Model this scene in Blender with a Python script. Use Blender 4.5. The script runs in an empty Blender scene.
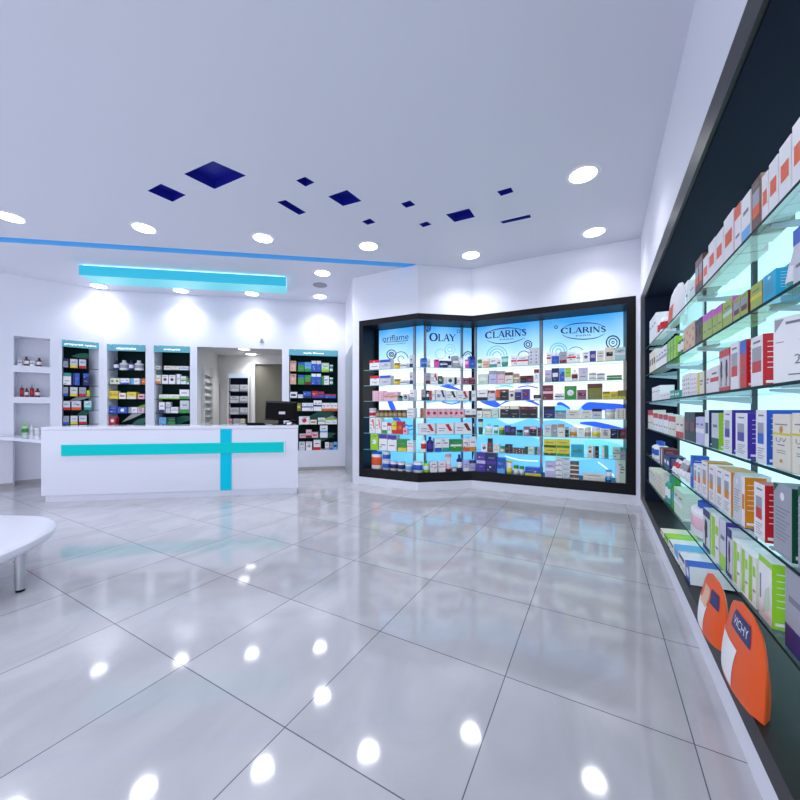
import bpy, math, random
from math import sin, cos, pi, radians, atan2, hypot
from mathutils import Vector, Matrix
from mathutils.geometry import delaunay_2d_cdt
random.seed(7)
SC = bpy.context.scene
COL = SC.collection

# ------------------------------------------------------------------ camera, world, exposure
F, HY, EYE = 355.0, 410.0, 1.25          # focal length in px of an 800 px frame, horizon row, eye height
cam_d = bpy.data.cameras.new('camera'); cam = bpy.data.objects.new('camera', cam_d); COL.objects.link(cam)
cam.location = (0, 0, EYE); cam.rotation_euler = (pi/2, 0, 0)
cam_d.sensor_width = 36; cam_d.lens = 36*F/800; cam_d.shift_y = (HY-400)/800; cam_d.clip_start = .02
SC.camera = cam
w = bpy.data.worlds.new('world'); SC.world = w; w.use_nodes = True
w.node_tree.nodes['Background'].inputs[0].default_value = (.80, .86, 1, 1)
w.node_tree.nodes['Background'].inputs[1].default_value = 1.3
SPOT_W, SPOT_COL = 64, (.93, .95, 1)
SC.view_settings.view_transform = 'Standard'; SC.view_settings.look = 'None'
SC.view_settings.gamma = 1; SC.view_settings.use_curve_mapping = False
SC.view_settings.exposure = 0.40
SC.cycles.max_bounces = 8; SC.cycles.transparent_max_bounces = 24; SC.cycles.sample_clamp_indirect = 6

# ------------------------------------------------------------------ helpers
def lin(c):
    return tuple(((v/12.92) if v <= .04045 else ((v+.055)/1.055)**2.4) for v in c)
def hx(s): return lin(tuple(int(s[i:i+2], 16)/255 for i in (0, 2, 4)))
_m = {}
def mat(name, col, rough=.5, metal=0, emit=0, spec=.5, coat=0):
    if name in _m: return _m[name]
    m = bpy.data.materials.new(name); m.use_nodes = True; b = m.node_tree.nodes['Principled BSDF']
    if isinstance(col, str): col = hx(col)
    b.inputs['Base Color'].default_value = (*col, 1); b.inputs['Roughness'].default_value = rough
    b.inputs['Metallic'].default_value = metal; b.inputs['Specular IOR Level'].default_value = spec
    b.inputs['Coat Weight'].default_value = coat
    if emit:
        b.inputs['Emission Color'].default_value = (*col, 1); b.inputs['Emission Strength'].default_value = emit
    _m[name] = m; return m
def nodes(m): return m.node_tree.nodes, m.node_tree.links

class MB:
    def __init__(s): s.v = []; s.f = []; s.m = []
    def vert(s, p): s.v.append(tuple(p)); return len(s.v)-1
    def face(s, ps, mi=0):
        i = len(s.v); s.v += [tuple(p) for p in ps]; s.f.append(tuple(range(i, i+len(ps)))); s.m.append(mi)
    def idx(s, ids, mi=0): s.f.append(tuple(ids)); s.m.append(mi)
    def box(s, x0, x1, y0, y1, z0, z1, mi=0, fm=None):
        i = len(s.v); s.v += [(x, y, z) for z in (z0, z1) for x, y in ((x0, y0), (x1, y0), (x1, y1), (x0, y1))]
        fs = dict(bottom=(0, 3, 2, 1), top=(4, 5, 6, 7), front=(0, 1, 5, 4), right=(1, 2, 6, 5), back=(2, 3, 7, 6), left=(3, 0, 4, 7))
        for k, f in fs.items(): s.idx([i+a for a in f], (fm or {}).get(k, mi))
    def prism(s, poly, z0, z1, mi=0, side=None, top=None):
        a = sum(poly[i][0]*poly[(i+1) % len(poly)][1]-poly[(i+1) % len(poly)][0]*poly[i][1] for i in range(len(poly)))
        if a < 0: poly = poly[::-1]
        n = len(poly); i = len(s.v); s.v += [(x, y, z0) for x, y in poly]+[(x, y, z1) for x, y in poly]
        s.idx([i+k for k in range(n)][::-1], mi); s.idx([i+n+k for k in range(n)], mi if top is None else top)
        for k in range(n): s.idx((i+k, i+(k+1) % n, i+n+(k+1) % n, i+n+k), mi if side is None else side)
    def lathe(s, prof, n=14, sx=1, sy=1, cx=0, cy=0, mi=0, mf=None):
        i = len(s.v)
        for r, z in prof:
            for k in range(n): s.v.append((cx+r*sx*cos(2*pi*k/n), cy+r*sy*sin(2*pi*k/n), z))
        for j in range(len(prof)-1):
            for k in range(n):
                a, b = i+j*n+k, i+j*n+(k+1) % n
                s.idx((a, b, b+n, a+n), mf(j) if mf else mi)
        s.idx([i+k for k in range(n)][::-1], mf(0) if mf else mi); L = len(prof)-1
        s.idx([i+L*n+k for k in range(n)], mf(L-1) if mf else mi)
    def tube(s, a, b, r, n=10, mi=0):
        a, b = Vector(a), Vector(b); d = (b-a).normalized(); q = d.to_track_quat('Z', 'Y'); i = len(s.v)
        for p in (a, b):
            for k in range(n): s.v.append(tuple(p+q @ Vector((r*cos(2*pi*k/n), r*sin(2*pi*k/n), 0))))
        for k in range(n): s.idx((i+k, i+(k+1) % n, i+n+(k+1) % n, i+n+k), mi)
        s.idx([i+k for k in range(n)][::-1], mi); s.idx([i+n+k for k in range(n)], mi)

def obj(name, mb, mats, parent=None, loc=(0, 0, 0), rz=0, smooth=False, bevel=0):
    me = bpy.data.meshes.new(name); me.from_pydata(mb.v, [], mb.f)
    if not isinstance(mats, (list, tuple)): mats = [mats]
    for m in mats: me.materials.append(m)
    me.polygons.foreach_set('material_index', mb.m)
    if smooth:
        me.polygons.foreach_set('use_smooth', [True]*len(me.polygons)); me.set_sharp_from_angle(angle=radians(38))
    me.update()
    o = bpy.data.objects.new(name, me); COL.objects.link(o)
    o.location = loc; o.rotation_euler = (0, 0, rz)
    if parent: o.parent = parent
    if bevel:
        b = o.modifiers.new('bevel', 'BEVEL'); b.width = bevel; b.segments = 2; b.limit_method = 'ANGLE'
    return o
def tag(o, label, cat, group=None):
    n = len(label.split()); assert 4 <= n <= 16, (n, label)
    o['label'] = label; o['category'] = cat
    if group: o['group'] = group
    return o
def thing(name, label, cat, loc=(0, 0, 0), rz=0, group=None):
    o = bpy.data.objects.new(name, None); COL.objects.link(o); o.location = loc; o.rotation_euler = (0, 0, rz)
    o.empty_display_size = .05
    return tag(o, label, cat, group)
def struct(name, mb, m, **k):
    o = obj(name, mb, m, **k); o['kind'] = 'structure'; return o

class Run:
    """a straight run in plan: origin, direction; local x along it, local y away from the viewer, z up"""
    def __init__(s, p0, p1):
        s.o = Vector(p0); d = Vector(p1)-s.o; s.L = d.length; s.d = d/s.L; s.n = Vector((-s.d.y, s.d.x)); s.th = atan2(s.d.y, s.d.x)
    def P(s, t, e=0): return s.o+s.d*t+s.n*e
    def ray(s, px, e=0):                       # distance along the run (set back by e) at bearing px
        r = (px-400)/F; o = s.o+s.n*e
        return (r*o.y-o.x)/(s.d.x-r*s.d.y)
    def depth(s, px, e=0): return s.P(s.ray(px, e), e).y
    def z(s, px, py, e=0): return EYE+(HY-py)*s.depth(px, e)/F
    def mapper(s, e):
        return lambda px, py: (s.ray(px, e), s.z(px, py, e))
def ceil_pt(px, py, z): Y = (z-EYE)*F/(HY-py); return Vector(((px-400)/F*Y, Y))

# ------------------------------------------------------------------ materials
PAL = dict(w=('white', 'F4F1F4'), cr=('cream', 'ECE4D2'), gy=('grey', 'A2A4B0'), lg=('pale grey', 'D3D5DE'), bk=('black', '17131A'),
 nv=('navy', '1E2468'), bl=('blue', '2459C6'), sk=('sky blue', '66B2EA'), te=('teal', '2FA094'), cy=('cyan', '22B4DC'), gn=('green', '2E9A34'),
 lm=('lime', 'A2DA2A'), yg=('olive green', 'AEBE3C'), ye=('yellow', 'EAD428'), ora=('orange', 'EE5A16'), am=('amber', 'DC8C18'), rd=('red', 'D01A2A'),
 mr=('maroon', '7A1F34'), pk=('pink', 'F0BFCE'), mg=('magenta', 'DC50C8'), pu=('purple', '4C34A4'), ll=('lilac', 'CCC4EC'), br=('brown', '684030'),
 tn=('tan', 'BC9A7C'), ol=('olive', '848232'), pg=('pale green', 'CCE4CE'), pt=('pale teal', 'B6DCDC'), dg=('dark green', '14523C'), mv=('mauve', '96647E'), pe=('peach', 'EAB696'))
def pm(k): return mat('print_'+PAL[k][0].replace(' ', '_'), PAL[k][1], rough=.38)
WALL = mat('white_wall_paint', (.80, .80, .88), .6)
CEILM = mat('ceiling_paint', (.74, .745, .83), .7)
BLACK = mat('black_lacquer', (.008, .007, .010), .42, spec=.22)
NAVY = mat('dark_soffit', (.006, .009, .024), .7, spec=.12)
GLOSSW = mat('white_gloss_laminate', (.80, .80, .90), .12, coat=.3)
TURQ = mat('turquoise_light_panel', (.0, .44, .46), .5, emit=.30, spec=.12)
CHROME = mat('brushed_metal', (.55, .56, .6), .3, metal=1)
ALU = mat('aluminium_post', (.30, .33, .38), .35, metal=.7)
LAMP = mat('lamp_glow', (1, 1, 1), .5, emit=6)
TRIMW = mat('lamp_trim_white', (.8, .8, .84), .4)
SIGN = mat('sign_acrylic', (.12, .38, .47), .4, emit=.12, spec=.2)
INK = mat('navy_ink', (.012, .02, .12), .5)
TEXTG = mat('grey_ink', (.22, .22, .27), .6)
DGREEN = mat('dark_green_board', (.002, .018, .016), .5, spec=.1)
PLASTIC = mat('black_plastic', (.002, .002, .003), .5, spec=.12)
def floor_mat():
    m = bpy.data.materials.new('polished_tile'); m.use_nodes = True; N, L = nodes(m); b = N['Principled BSDF']
    g = N.new('ShaderNodeNewGeometry'); sep = N.new('ShaderNodeSeparateXYZ'); rot = N.new('ShaderNodeVectorRotate')
    rot.rotation_type = 'Z_AXIS'; rot.inputs['Angle'].default_value = .50906
    L.new(g.outputs['Position'], rot.inputs['Vector']); L.new(rot.outputs[0], sep.inputs[0])
    S = .5567*EYE; OX, OY = -2.5316*EYE, .79994*EYE
    def line(o, off):
        a = N.new('ShaderNodeMath'); a.operation = 'SUBTRACT'; a.inputs[1].default_value = off; L.new(o, a.inputs[0])
        p = N.new('ShaderNodeMath'); p.operation = 'PINGPONG'; p.inputs[1].default_value = S/2; L.new(a.outputs[0], p.inputs[0])
        c = N.new('ShaderNodeMath'); c.operation = 'LESS_THAN'; c.inputs[1].default_value = .0022; L.new(p.outputs[0], c.inputs[0])
        fl = N.new('ShaderNodeMath'); fl.operation = 'DIVIDE'; fl.inputs[1].default_value = S; L.new(a.outputs[0], fl.inputs[0])
        f2 = N.new('ShaderNodeMath'); f2.operation = 'FLOOR'; L.new(fl.outputs[0], f2.inputs[0])
        return c.outputs[0], f2.outputs[0]
    lx, ix = line(sep.outputs[0], OX); ly, iy = line(sep.outputs[1], OY)
    mx = N.new('ShaderNodeMath'); mx.operation = 'MAXIMUM'; L.new(lx, mx.inputs[0]); L.new(ly, mx.inputs[1])
    cmb = N.new('ShaderNodeCombineXYZ'); L.new(ix, cmb.inputs[0]); L.new(iy, cmb.inputs[1])
    wn = N.new('ShaderNodeTexWhiteNoise'); L.new(cmb.outputs[0], wn.inputs['Vector'])
    off = N.new('ShaderNodeVectorMath'); off.operation = 'SCALE'; off.inputs['Scale'].default_value = 9; L.new(wn.outputs['Color'], off.inputs[0])
    add = N.new('ShaderNodeVectorMath'); L.new(off.outputs[0], add.inputs[0]); L.new(rot.outputs[0], add.inputs[1])
    mp = N.new('ShaderNodeMapping'); mp.inputs['Scale'].default_value = (1.1, .8, 1); mp.inputs['Rotation'].default_value = (0, 0, .6); L.new(add.outputs[0], mp.inputs[0])
    ns = N.new('ShaderNodeTexNoise'); ns.inputs['Scale'].default_value = 2.2; ns.inputs['Detail'].default_value = 9; ns.inputs['Distortion'].default_value = 1.2; L.new(mp.outputs[0], ns.inputs['Vector'])
    cr = N.new('ShaderNodeValToRGB'); L.new(ns.outputs['Fac'], cr.inputs[0])
    cr.color_ramp.elements[0].position = .32; cr.color_ramp.elements[0].color = (.43, .42, .45, 1)
    cr.color_ramp.elements[1].position = .7; cr.color_ramp.elements[1].color = (.52, .51, .54, 1)
    mix = N.new('ShaderNodeMix'); mix.data_type = 'RGBA'; L.new(mx.outputs[0], mix.inputs['Factor'])
    L.new(cr.outputs[0], mix.inputs['A']); mix.inputs['B'].default_value = (.12, .12, .15, 1)
    L.new(mix.outputs['Result'], b.inputs['Base Color']); b.inputs['Roughness'].default_value = .065
    b.inputs['Specular IOR Level'].default_value = .62
    bp = N.new('ShaderNodeBump'); bp.inputs['Strength'].default_value = .012; bp.inputs['Distance'].default_value = .02; L.new(ns.outputs['Fac'], bp.inputs['Height']); L.new(bp.outputs[0], b.inputs['Normal'])
    return m
FLOOR = floor_mat()
def glass_mat(name, tint):
    m = bpy.data.materials.new(name); m.use_nodes = True; N, L = nodes(m); N.remove(N['Principled BSDF']); out = N['Material Output']
    t = N.new('ShaderNodeBsdfTransparent'); t.inputs[0].default_value = (*tint, 1)
    gl = N.new('ShaderNodeBsdfGlossy'); gl.inputs['Roughness'].default_value = .04; gl.inputs[0].default_value = (.8, .95, .95, 1)
    fr = N.new('ShaderNodeFresnel'); fr.inputs[0].default_value = 1.42; mx = N.new('ShaderNodeMixShader')
    g = N.new('ShaderNodeNewGeometry'); k = N.new('ShaderNodeMath'); k.operation = 'MULTIPLY_ADD'; k.inputs[1].default_value = -1; k.inputs[2].default_value = 1; L.new(g.outputs['Backfacing'], k.inputs[0])
    q = N.new('ShaderNodeMath'); q.operation = 'MULTIPLY'; L.new(fr.outputs[0], q.inputs[0]); L.new(k.outputs[0], q.inputs[1]); L.new(q.outputs[0], mx.inputs[0]); L.new(t.outputs[0], mx.inputs[1]); L.new(gl.outputs[0], mx.inputs[2]); L.new(mx.outputs[0], out.inputs[0]); return m
GLASS = glass_mat('shelf_glass', (.93, .98, .975))
EDGE = mat('glass_edge_green', (.003, .03, .034), .5, spec=.1)
EDGEL = mat('glass_edge_light', (.22, .44, .44), .15)
def lit_print():
    """the backlit advertising film: printed sky blue fading to white, cyan at the foot"""
    m = bpy.data.materials.new('backlit_film'); m.use_nodes = True; N, L = nodes(m); N.remove(N['Principled BSDF']); out = N['Material Output']
    g = N.new('ShaderNodeTexCoord'); sep = N.new('ShaderNodeSeparateXYZ'); L.new(g.outputs['Object'], sep.inputs[0])
    ns = N.new('ShaderNodeTexNoise'); ns.inputs['Scale'].default_value = 1.6; ns.inputs['Detail'].default_value = 1; L.new(g.outputs['Object'], ns.inputs['Vector'])
    a = N.new('ShaderNodeMath'); a.operation = 'MULTIPLY_ADD'; a.inputs[1].default_value = .5; L.new(ns.outputs['Fac'], a.inputs[0]); L.new(sep.outputs[2], a.inputs[2])
    mr = N.new('ShaderNodeMapRange'); mr.inputs['From Min'].default_value = .5; mr.inputs['From Max'].default_value = 2.88; L.new(a.outputs[0], mr.inputs[0])
    cr = N.new('ShaderNodeValToRGB'); L.new(mr.outputs[0], cr.inputs[0]); e = cr.color_ramp.elements
    e[0].position = 0; e[0].color = (.16, .58, .84, 1); e[1].position = 1; e[1].color = (.05, .33, .80, 1)
    for p, c in ((.22, (.30, .72, .90)), (.38, (.62, .88, .95)), (.50, (.95, .98, 1)), (.72, (.93, .97, 1)), (.84, (.40, .72, .96))):
        k = e.new(p); k.color = (*c, 1)
    em = N.new('ShaderNodeEmission'); L.new(cr.outputs[0], em.inputs[0]); em.inputs[1].default_value = .95; L.new(em.outputs[0], out.inputs[0]); return m
FILM = lit_print()
BACKLIT = mat('backlit_opal_panel', (.50, .78, .82), .4, emit=.85)
for k, c, e in (('film_royal_blue', (.02, .10, .72), .8), ('film_sky', (.14, .50, .90), .8), ('film_white', (.95, .98, 1), .9), ('film_ink', (.01, .02, .14), .25), ('film_teal', (.12, .42, .52), .6), ('film_cyan', (.16, .66, .84), .8)):
    mat(k, c, .5, emit=e)

# ------------------------------------------------------------------ floor, ceiling, walls
CZ = 3.5
W1, W2, A0 = (-5.55, 6.65), (-1.15, 7.5), (-.80, 6.05)
B, C0 = (.278, 5.49), (1.147, 5.657)
K = (3.133, 4.634); E0 = (3.094, 4.654); A1 = (-.692, 5.995)
u6 = Vector((.4908, .8712)); n6 = Vector((.8712, -.4908)); u5 = Vector((.4719, .8817)); n5 = Vector((.8817, -.4719))
mb = MB(); mb.box(-8.2, 5, -2, 10.6, -.1, 0); struct('floor', mb, FLOOR)

squares = [[(147.5, 190.8), (160.8, 183.8), (185.8, 195), (172.5, 201.8)], [(184, 174), (213, 161), (246, 175.5), (214.5, 189)],
 [(296, 180.5), (305, 176.8), (314.5, 182.5), (305.5, 186.5)], [(277, 202), (285.5, 200), (306, 212.5), (299, 214.8)],
 [(328, 196.5), (347, 190), (361.5, 201), (343, 206)], [(362, 221.5), (370, 218.5), (375.5, 222.5), (367.5, 224.8)],
 [(401, 203.5), (410, 200.5), (415.5, 205), (406, 207.8)], [(419, 224), (427, 221.5), (431.5, 224.5), (423, 227.2)],
 [(446, 214.5), (469, 208.5), (475, 217), (454.5, 222)], [(497, 191.5), (511, 187.5), (513.5, 192), (501, 196)],
 [(500, 221.5), (530, 214.5), (531, 217.5), (503, 223.5)]]
holes = [[ceil_pt(x, y, CZ) for x, y in s] for s in squares]
G0, G1 = ceil_pt(0, 239.5, CZ), ceil_pt(415, 266, CZ)
gr = Run(G0+(G0-G1).normalized()*1.5, G1)
holes.append([gr.P(0, -.08), gr.P(gr.L, -.08), gr.P(gr.L, .08), gr.P(0, .08)])
outer = [Vector(p) for p in ((-8.2, -2), (5, -2), (5, 8.3), (-8.2, 8.3))]
vs, es = [], []
for lp in [outer]+holes:
    i = len(vs); vs += [Vector((p[0], p[1])) for p in lp]; es += [(i+k, i+(k+1) % len(lp)) for k in range(len(lp))]
rv, re_, rf, *_ = delaunay_2d_cdt(vs, es, [], 1, 1e-6)
def inside(p, poly):
    c = False; n = len(poly)
    for i in range(n):
        a, b = poly[i], poly[(i+1) % n]
        if (a[1] > p[1]) != (b[1] > p[1]) and p[0] < (b[0]-a[0])*(p[1]-a[1])/(b[1]-a[1])+a[0]: c = not c
    return c
mb = MB()
for f in rf:
    cx = sum(rv[i][0] for i in f)/len(f); cy = sum(rv[i][1] for i in f)/len(f)
    if any(inside((cx, cy), h) for h in holes): continue
    mb.face([(rv[i][0], rv[i][1], CZ) for i in f][::-1]); mb.face([(rv[i][0], rv[i][1], CZ+.02) for i in f])
struct('ceiling', mb, CEILM)
BLUEP = mat('deep_blue_recess_glow_paint', (.004, .007, .22), .45, emit=.15)  # blue paint with a faint glow put into it, no lamp inside
nm = ['leftmost and lowest', 'largest, cut by the top of the room view', 'small, right of the largest one', 'long slanting, above the second front downlight', 'large square in the middle', 'tiny, just above the middle downlight',
      'small, level with the large middle square', 'tiny, right of the middle downlight', 'bright wide, left of the two rightmost', 'small, topmost of the right pair', 'thin long strip, rightmost of all']
for h, d in zip(holes[:-1], nm):
    mb = MB(); n = 4; top = CZ+.09
    hp = h if sum(h[i][0]*h[(i+1) % 4][1]-h[(i+1) % 4][0]*h[i][1] for i in range(4)) > 0 else h[::-1]
    c = sum(hp, Vector((0, 0)))/4
    lo = [p-c for p in hp]
    for i in range(4):
        a, b = lo[i], lo[(i+1) % 4]; mb.face([(a[0], a[1], 0), (b[0], b[1], 0), (b[0], b[1], .09), (a[0], a[1], .09)][::-1])
        mb.face([(a[0]*1.02, a[1]*1.02, .0201), (b[0]*1.02, b[1]*1.02, .0201), (b[0]*1.02, b[1]*1.02, .095), (a[0]*1.02, a[1]*1.02, .095)])
    mb.face([(p[0], p[1], .09) for p in lo][::-1]); mb.face([(p[0]*1.02, p[1]*1.02, .095) for p in lo])
    tag(obj('ceiling_recess', mb, BLUEP, loc=(c[0], c[1], CZ)), 'deep blue ceiling recess, '+d, 'ceiling recess', 'blue recesses scattered over the ceiling')
# blue light groove across the ceiling
mb = MB(); mb.box(0, gr.L, -.08, -.075, 0, .12); mb.box(0, gr.L, .075, .08, 0, .12); mb.box(0, gr.L, -.08, .08, .12, .125)
mb.box(gr.L-.005, gr.L, -.075, .075, 0, .12); mb.box(0, .005, -.075, .075, 0, .12)
o = obj('light_groove', mb, mat('groove_blue', (.09, .33, .62), .5, emit=.26), loc=(gr.o.x, gr.o.y, CZ), rz=gr.th); tag(o, 'long thin blue lit groove running across the ceiling', 'ceiling light')
mb = MB(); mb.box(.02, gr.L-.02, -.07, -.05, .095, .115)
obj('light_strip', mb, mat('blue_led', (.14, .48, .88), .5, emit=.8), parent=o)

def wall(name, run, t0, t1, z0, z1, hs, thick=.10, m=None, e=0):
    ts = sorted({t0, t1, *[h[0] for h in hs], *[h[1] for h in hs]}); zs = sorted({z0, z1, *[h[2] for h in hs], *[h[3] for h in hs]})
    ts = [t for t in ts if t0 <= t <= t1]; zs = [z for z in zs if z0 <= z <= z1]
    def solid(i, j):
        if i < 0 or j < 0 or i >= len(ts)-1 or j >= len(zs)-1: return False
        a, b = (ts[i]+ts[i+1])/2, (zs[j]+zs[j+1])/2
        return not any(h[0] < a < h[1] and h[2] < b < h[3] for h in hs)
    mb = MB()
    for i in range(len(ts)-1):
        for j in range(len(zs)-1):
            if not solid(i, j): continue
            a, b, c, d = ts[i], ts[i+1], zs[j], zs[j+1]; T = thick
            mb.face([(a, 0, c), (b, 0, c), (b, 0, d), (a, 0, d)]); mb.face([(b, T, c), (a, T, c), (a, T, d), (b, T, d)])
            if not solid(i-1, j): mb.face([(a, T, c), (a, 0, c), (a, 0, d), (a, T, d)])
            if not solid(i+1, j): mb.face([(b, 0, c), (b, T, c), (b, T, d), (b, 0, d)])
            if not solid(i, j-1): mb.face([(a, T, c), (b, T, c), (b, 0, c), (a, 0, c)])
            if not solid(i, j+1): mb.face([(a, 0, d), (b, 0, d), (b, T, d), (a, T, d)])
    p = run.P(0, e); return struct(name, mb, m or WALL, loc=(p.x, p.y, 0), rz=run.th)

RL = Run((-7.9, 5.55-.643*0-.87), W1)      # left wall, rising to the corner
RL = Run((W1[0]-.766*2.6, W1[1]-.643*2.6), W1)
RB = Run(W1, W2); RS = Run(W2, A0)
def hole(run, x0, x1, z0, z1): return (run.ray(x0), run.ray(x1), z0, z1)
hl = [hole(RL, 13.5, 50, 2.0, 2.49), hole(RL, 13.5, 50, 1.47, 1.89), hole(RL, 13.5, 50, .82, 1.365), hole(RL, 62, 99, .85, 2.50)]
wall('wall_left', RL, 0, RL.L, 0, CZ, hl, .02)
hb = [hole(RB, 107, 145.5, .85, 2.49), hole(RB, 154, 190, .85, 2.49), hole(RB, 197, 282, .90, 2.49), hole(RB, 289, 338, .41, 2.50)]
wall('wall_back', RB, 0, RB.L, 0, CZ, hb, .02)
hd = (RS.ray(345.5), RS.ray(352.4), 0, 2.40)
wall('wall_side', RS, 0, RS.L, 0, CZ, [hd], .12)
mb = MB(); mb.box(hd[0]+.003, hd[1]-.003, .004, .05, 0.005, 2.395)
struct('door_1', mb, mat('grey_door', (.36, .40, .44), .3), loc=(RS.o.x, RS.o.y, 0), rz=RS.th)
# pillar at the far left
pc = Vector((-6.28, 5.76)); dl = Vector((-.766, -.643)); nl = Vector((-.643, .766))
mb = MB(); mb.prism([tuple(pc), tuple(pc+dl*1.6), tuple(pc+dl*1.6+nl*.17), tuple(pc+nl*.17)], 0, .774); struct('trim_1', mb, WALL)
# baseboards
BASE = mat('beige_skirting', (.42, .40, .40), .4)
mb = MB(); mb.prism([tuple(pc-nl*.012), tuple(pc+dl*1.6-nl*.012), tuple(pc+dl*1.6-nl*.001), tuple(pc-nl*.001)], 0, .07); mb.prism([tuple(RL.P(RL.ray(14), -.012)), tuple(RL.P(RL.L-.02, -.012)), tuple(RL.P(RL.L-.02, -.001)), tuple(RL.P(RL.ray(14), -.001))], 0, .07)
struct('baseboard_left', mb, BASE)
mb = MB(); mb.box(.03, RB.L-.01, -.012, -.001, 0, .07); struct('baseboard_back', mb, BASE, loc=(*W1, 0), rz=RB.th)
# white wall over and under the lit display
def offs(poly, e):                            # offset a polyline away from the viewer
    rs = [Run(poly[i], poly[i+1]) for i in range(len(poly)-1)]; out = [rs[0].P(0, e)]
    for a, b in zip(rs, rs[1:]):
        p, q = a.P(0, e), b.P(0, e); d = a.d.x*b.d.y-a.d.y*b.d.x
        t = ((q-p).x*b.d.y-(q-p).y*b.d.x)/d; out.append(p+a.d*t)
    out.append(rs[-1].P(rs[-1].L, e)); return [tuple(p) for p in out]
FR = [A1, B, C0, E0]; TOPZ, BOTZ = 2.75, .13
full = [A0, B, C0, K]
mb = MB(); mb.prism(full+offs(full, .5)[::-1], TOPZ+.001, CZ-.001); mb.prism(full+offs(full, .5)[::-1], 0, BOTZ-.001)
ra = Run(A0, B); mb.prism([A0, A1, tuple(ra.P(.121, .5)), tuple(ra.P(0, .5))], BOTZ-.001, TOPZ+.001)
rk = Run(C0, K); mb.prism([tuple(rk.P(rk.L-.043)), K, tuple(rk.P(rk.L, .5)), tuple(rk.P(rk.L-.043, .5))], BOTZ-.001, TOPZ+.001)
struct('wall_display', mb, WALL)
# right wall: over and under the black shelving
Kv = Vector(K); RR = Run(Kv, Kv-u6*7)        # runs from the far corner towards the camera
mb = MB(); mb.box(0, 7, 0, .6, 2.70, CZ-.001); mb.box(0, 7, 0, .6, 0, .11); mb.box(5.1, 7, 0, .6, .11, 2.70)
mb.box(-.02, .05, 0, .6, .11, 2.70)
struct('wall_right', mb, WALL, loc=(K[0], K[1], 0), rz=RR.th)

# ------------------------------------------------------------------ back room seen through the opening
BW = mat('back_room_paint', (.78, .77, .76), .7)
mb = MB(); L0, L1 = Vector((-4.02, 6.99)), Vector((-4.66, 9.1)); rbl = Run(L0, L1)
mb.box(0, rbl.L, 0, .05, .0, 2.65)
struct('wall_annex_left', mb, BW, loc=(L0.x, L0.y, 0), rz=rbl.th)
RA = Run((-4.75, 9.1), (-.9, 9.1))
dh = (-3.72+4.75, -2.75+4.75, 0, 2.43)
wall('wall_annex_back', RA, 0, RA.L, 0, 2.65, [dh], .1, BW)
mb = MB(); mb.box(dh[0]+.004, dh[1]-.004, .05, .09, .005, 2.425); struct('door_2', mb, mat('taupe_door', (.17, .16, .12), .5), loc=(-4.75, 9.1, 0))
mb = MB(); mb.box(-5, -.8, 7.0, 9.3, 2.65, 2.70)
mb.v = [(x, y + (.0 if y > 8 else (x+5)*.19-.12), z) for x, y, z in mb.v]
struct('ceiling_annex', mb, BW)
mb = MB(); mb.box(-.95, -.9, 7.7, 9.1, 0, 2.65); struct('wall_annex_right', mb, BW)

# ------------------------------------------------------------------ text and prints
def text_verts(s, size=1, bold=False):
    c = bpy.data.curves.new('t', 'FONT'); c.body = s; c.size = size; c.resolution_u = 3
    if bold: c.offset = .02*size
    o = bpy.data.objects.new('t', c); COL.objects.link(o)
    me = bpy.data.meshes.new_from_object(o.evaluated_get(bpy.context.evaluated_depsgraph_get()))
    v = [tuple(p.co) for p in me.vertices]; f = [tuple(p.vertices) for p in me.polygons]
    bpy.data.objects.remove(o); bpy.data.curves.remove(c); bpy.data.meshes.remove(me); return v, f
def put_text(mb, s, x0, x1, z0, z1, y, mi=0, bold=False):
    v, f = text_verts(s, bold=bold); xs = [p[0] for p in v]; ys = [p[1] for p in v]
    ax, bx, ay, by = min(xs), max(xs), min(ys), max(ys); i = len(mb.v)
    mb.v += [(x0+(p[0]-ax)/(bx-ax)*(x1-x0), y, z0+(p[1]-ay)/(by-ay)*(z1-z0)) for p in v]
    for q in f: mb.idx([i+k for k in q], mi)
def ribbon(mb, M, pts, wd, y, mi=0, closed=False):
    """printed stroke through picture-plan points; widths in the same units"""
    n = len(pts); wd = wd if isinstance(wd, (list, tuple)) else [wd]*n; L, R = [], []
    for i in range(n):
        a = pts[i-1] if (i or closed) else pts[i]; b = pts[(i+1) % n] if (i < n-1 or closed) else pts[i]
        dx, dy = b[0]-a[0], b[1]-a[1]; l = hypot(dx, dy) or 1; nx, ny = -dy/l*wd[i]/2, dx/l*wd[i]/2
        L.append((pts[i][0]+nx, pts[i][1]+ny)); R.append((pts[i][0]-nx, pts[i][1]-ny))
    for i in range(n if closed else n-1):
        j = (i+1) % n; q = [M(*L[i]), M(*L[j]), M(*R[j]), M(*R[i])]
        mb.face([(a, y, z) for a, z in q], mi)
def spline(pts, k=6):
    out = []
    P = [pts[0]]+list(pts)+[pts[-1]]
    for i in range(1, len(P)-2):
        for s in range(k):
            t = s/k; a, b, c, d = P[i-1], P[i], P[i+1], P[i+2]
            out.append(tuple(.5*(2*b[q]+(c[q]-a[q])*t+(2*a[q]-5*b[q]+4*c[q]-d[q])*t*t+(3*b[q]-a[q]-3*c[q]+d[q])*t**3) for q in range(2)))
    out.append(tuple(pts[-1])); return out
def ring(cx, cy, r, a0=0, a1=2*pi, n=22, sx=1, dr=0):
    return [(cx+(r+dr*i/n)*sx*cos(a0+(a1-a0)*i/n), cy-(r+dr*i/n)*sin(a0+(a1-a0)*i/n)) for i in range(n+1)]
TK, TN, SF = .21, .085, .075
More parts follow.
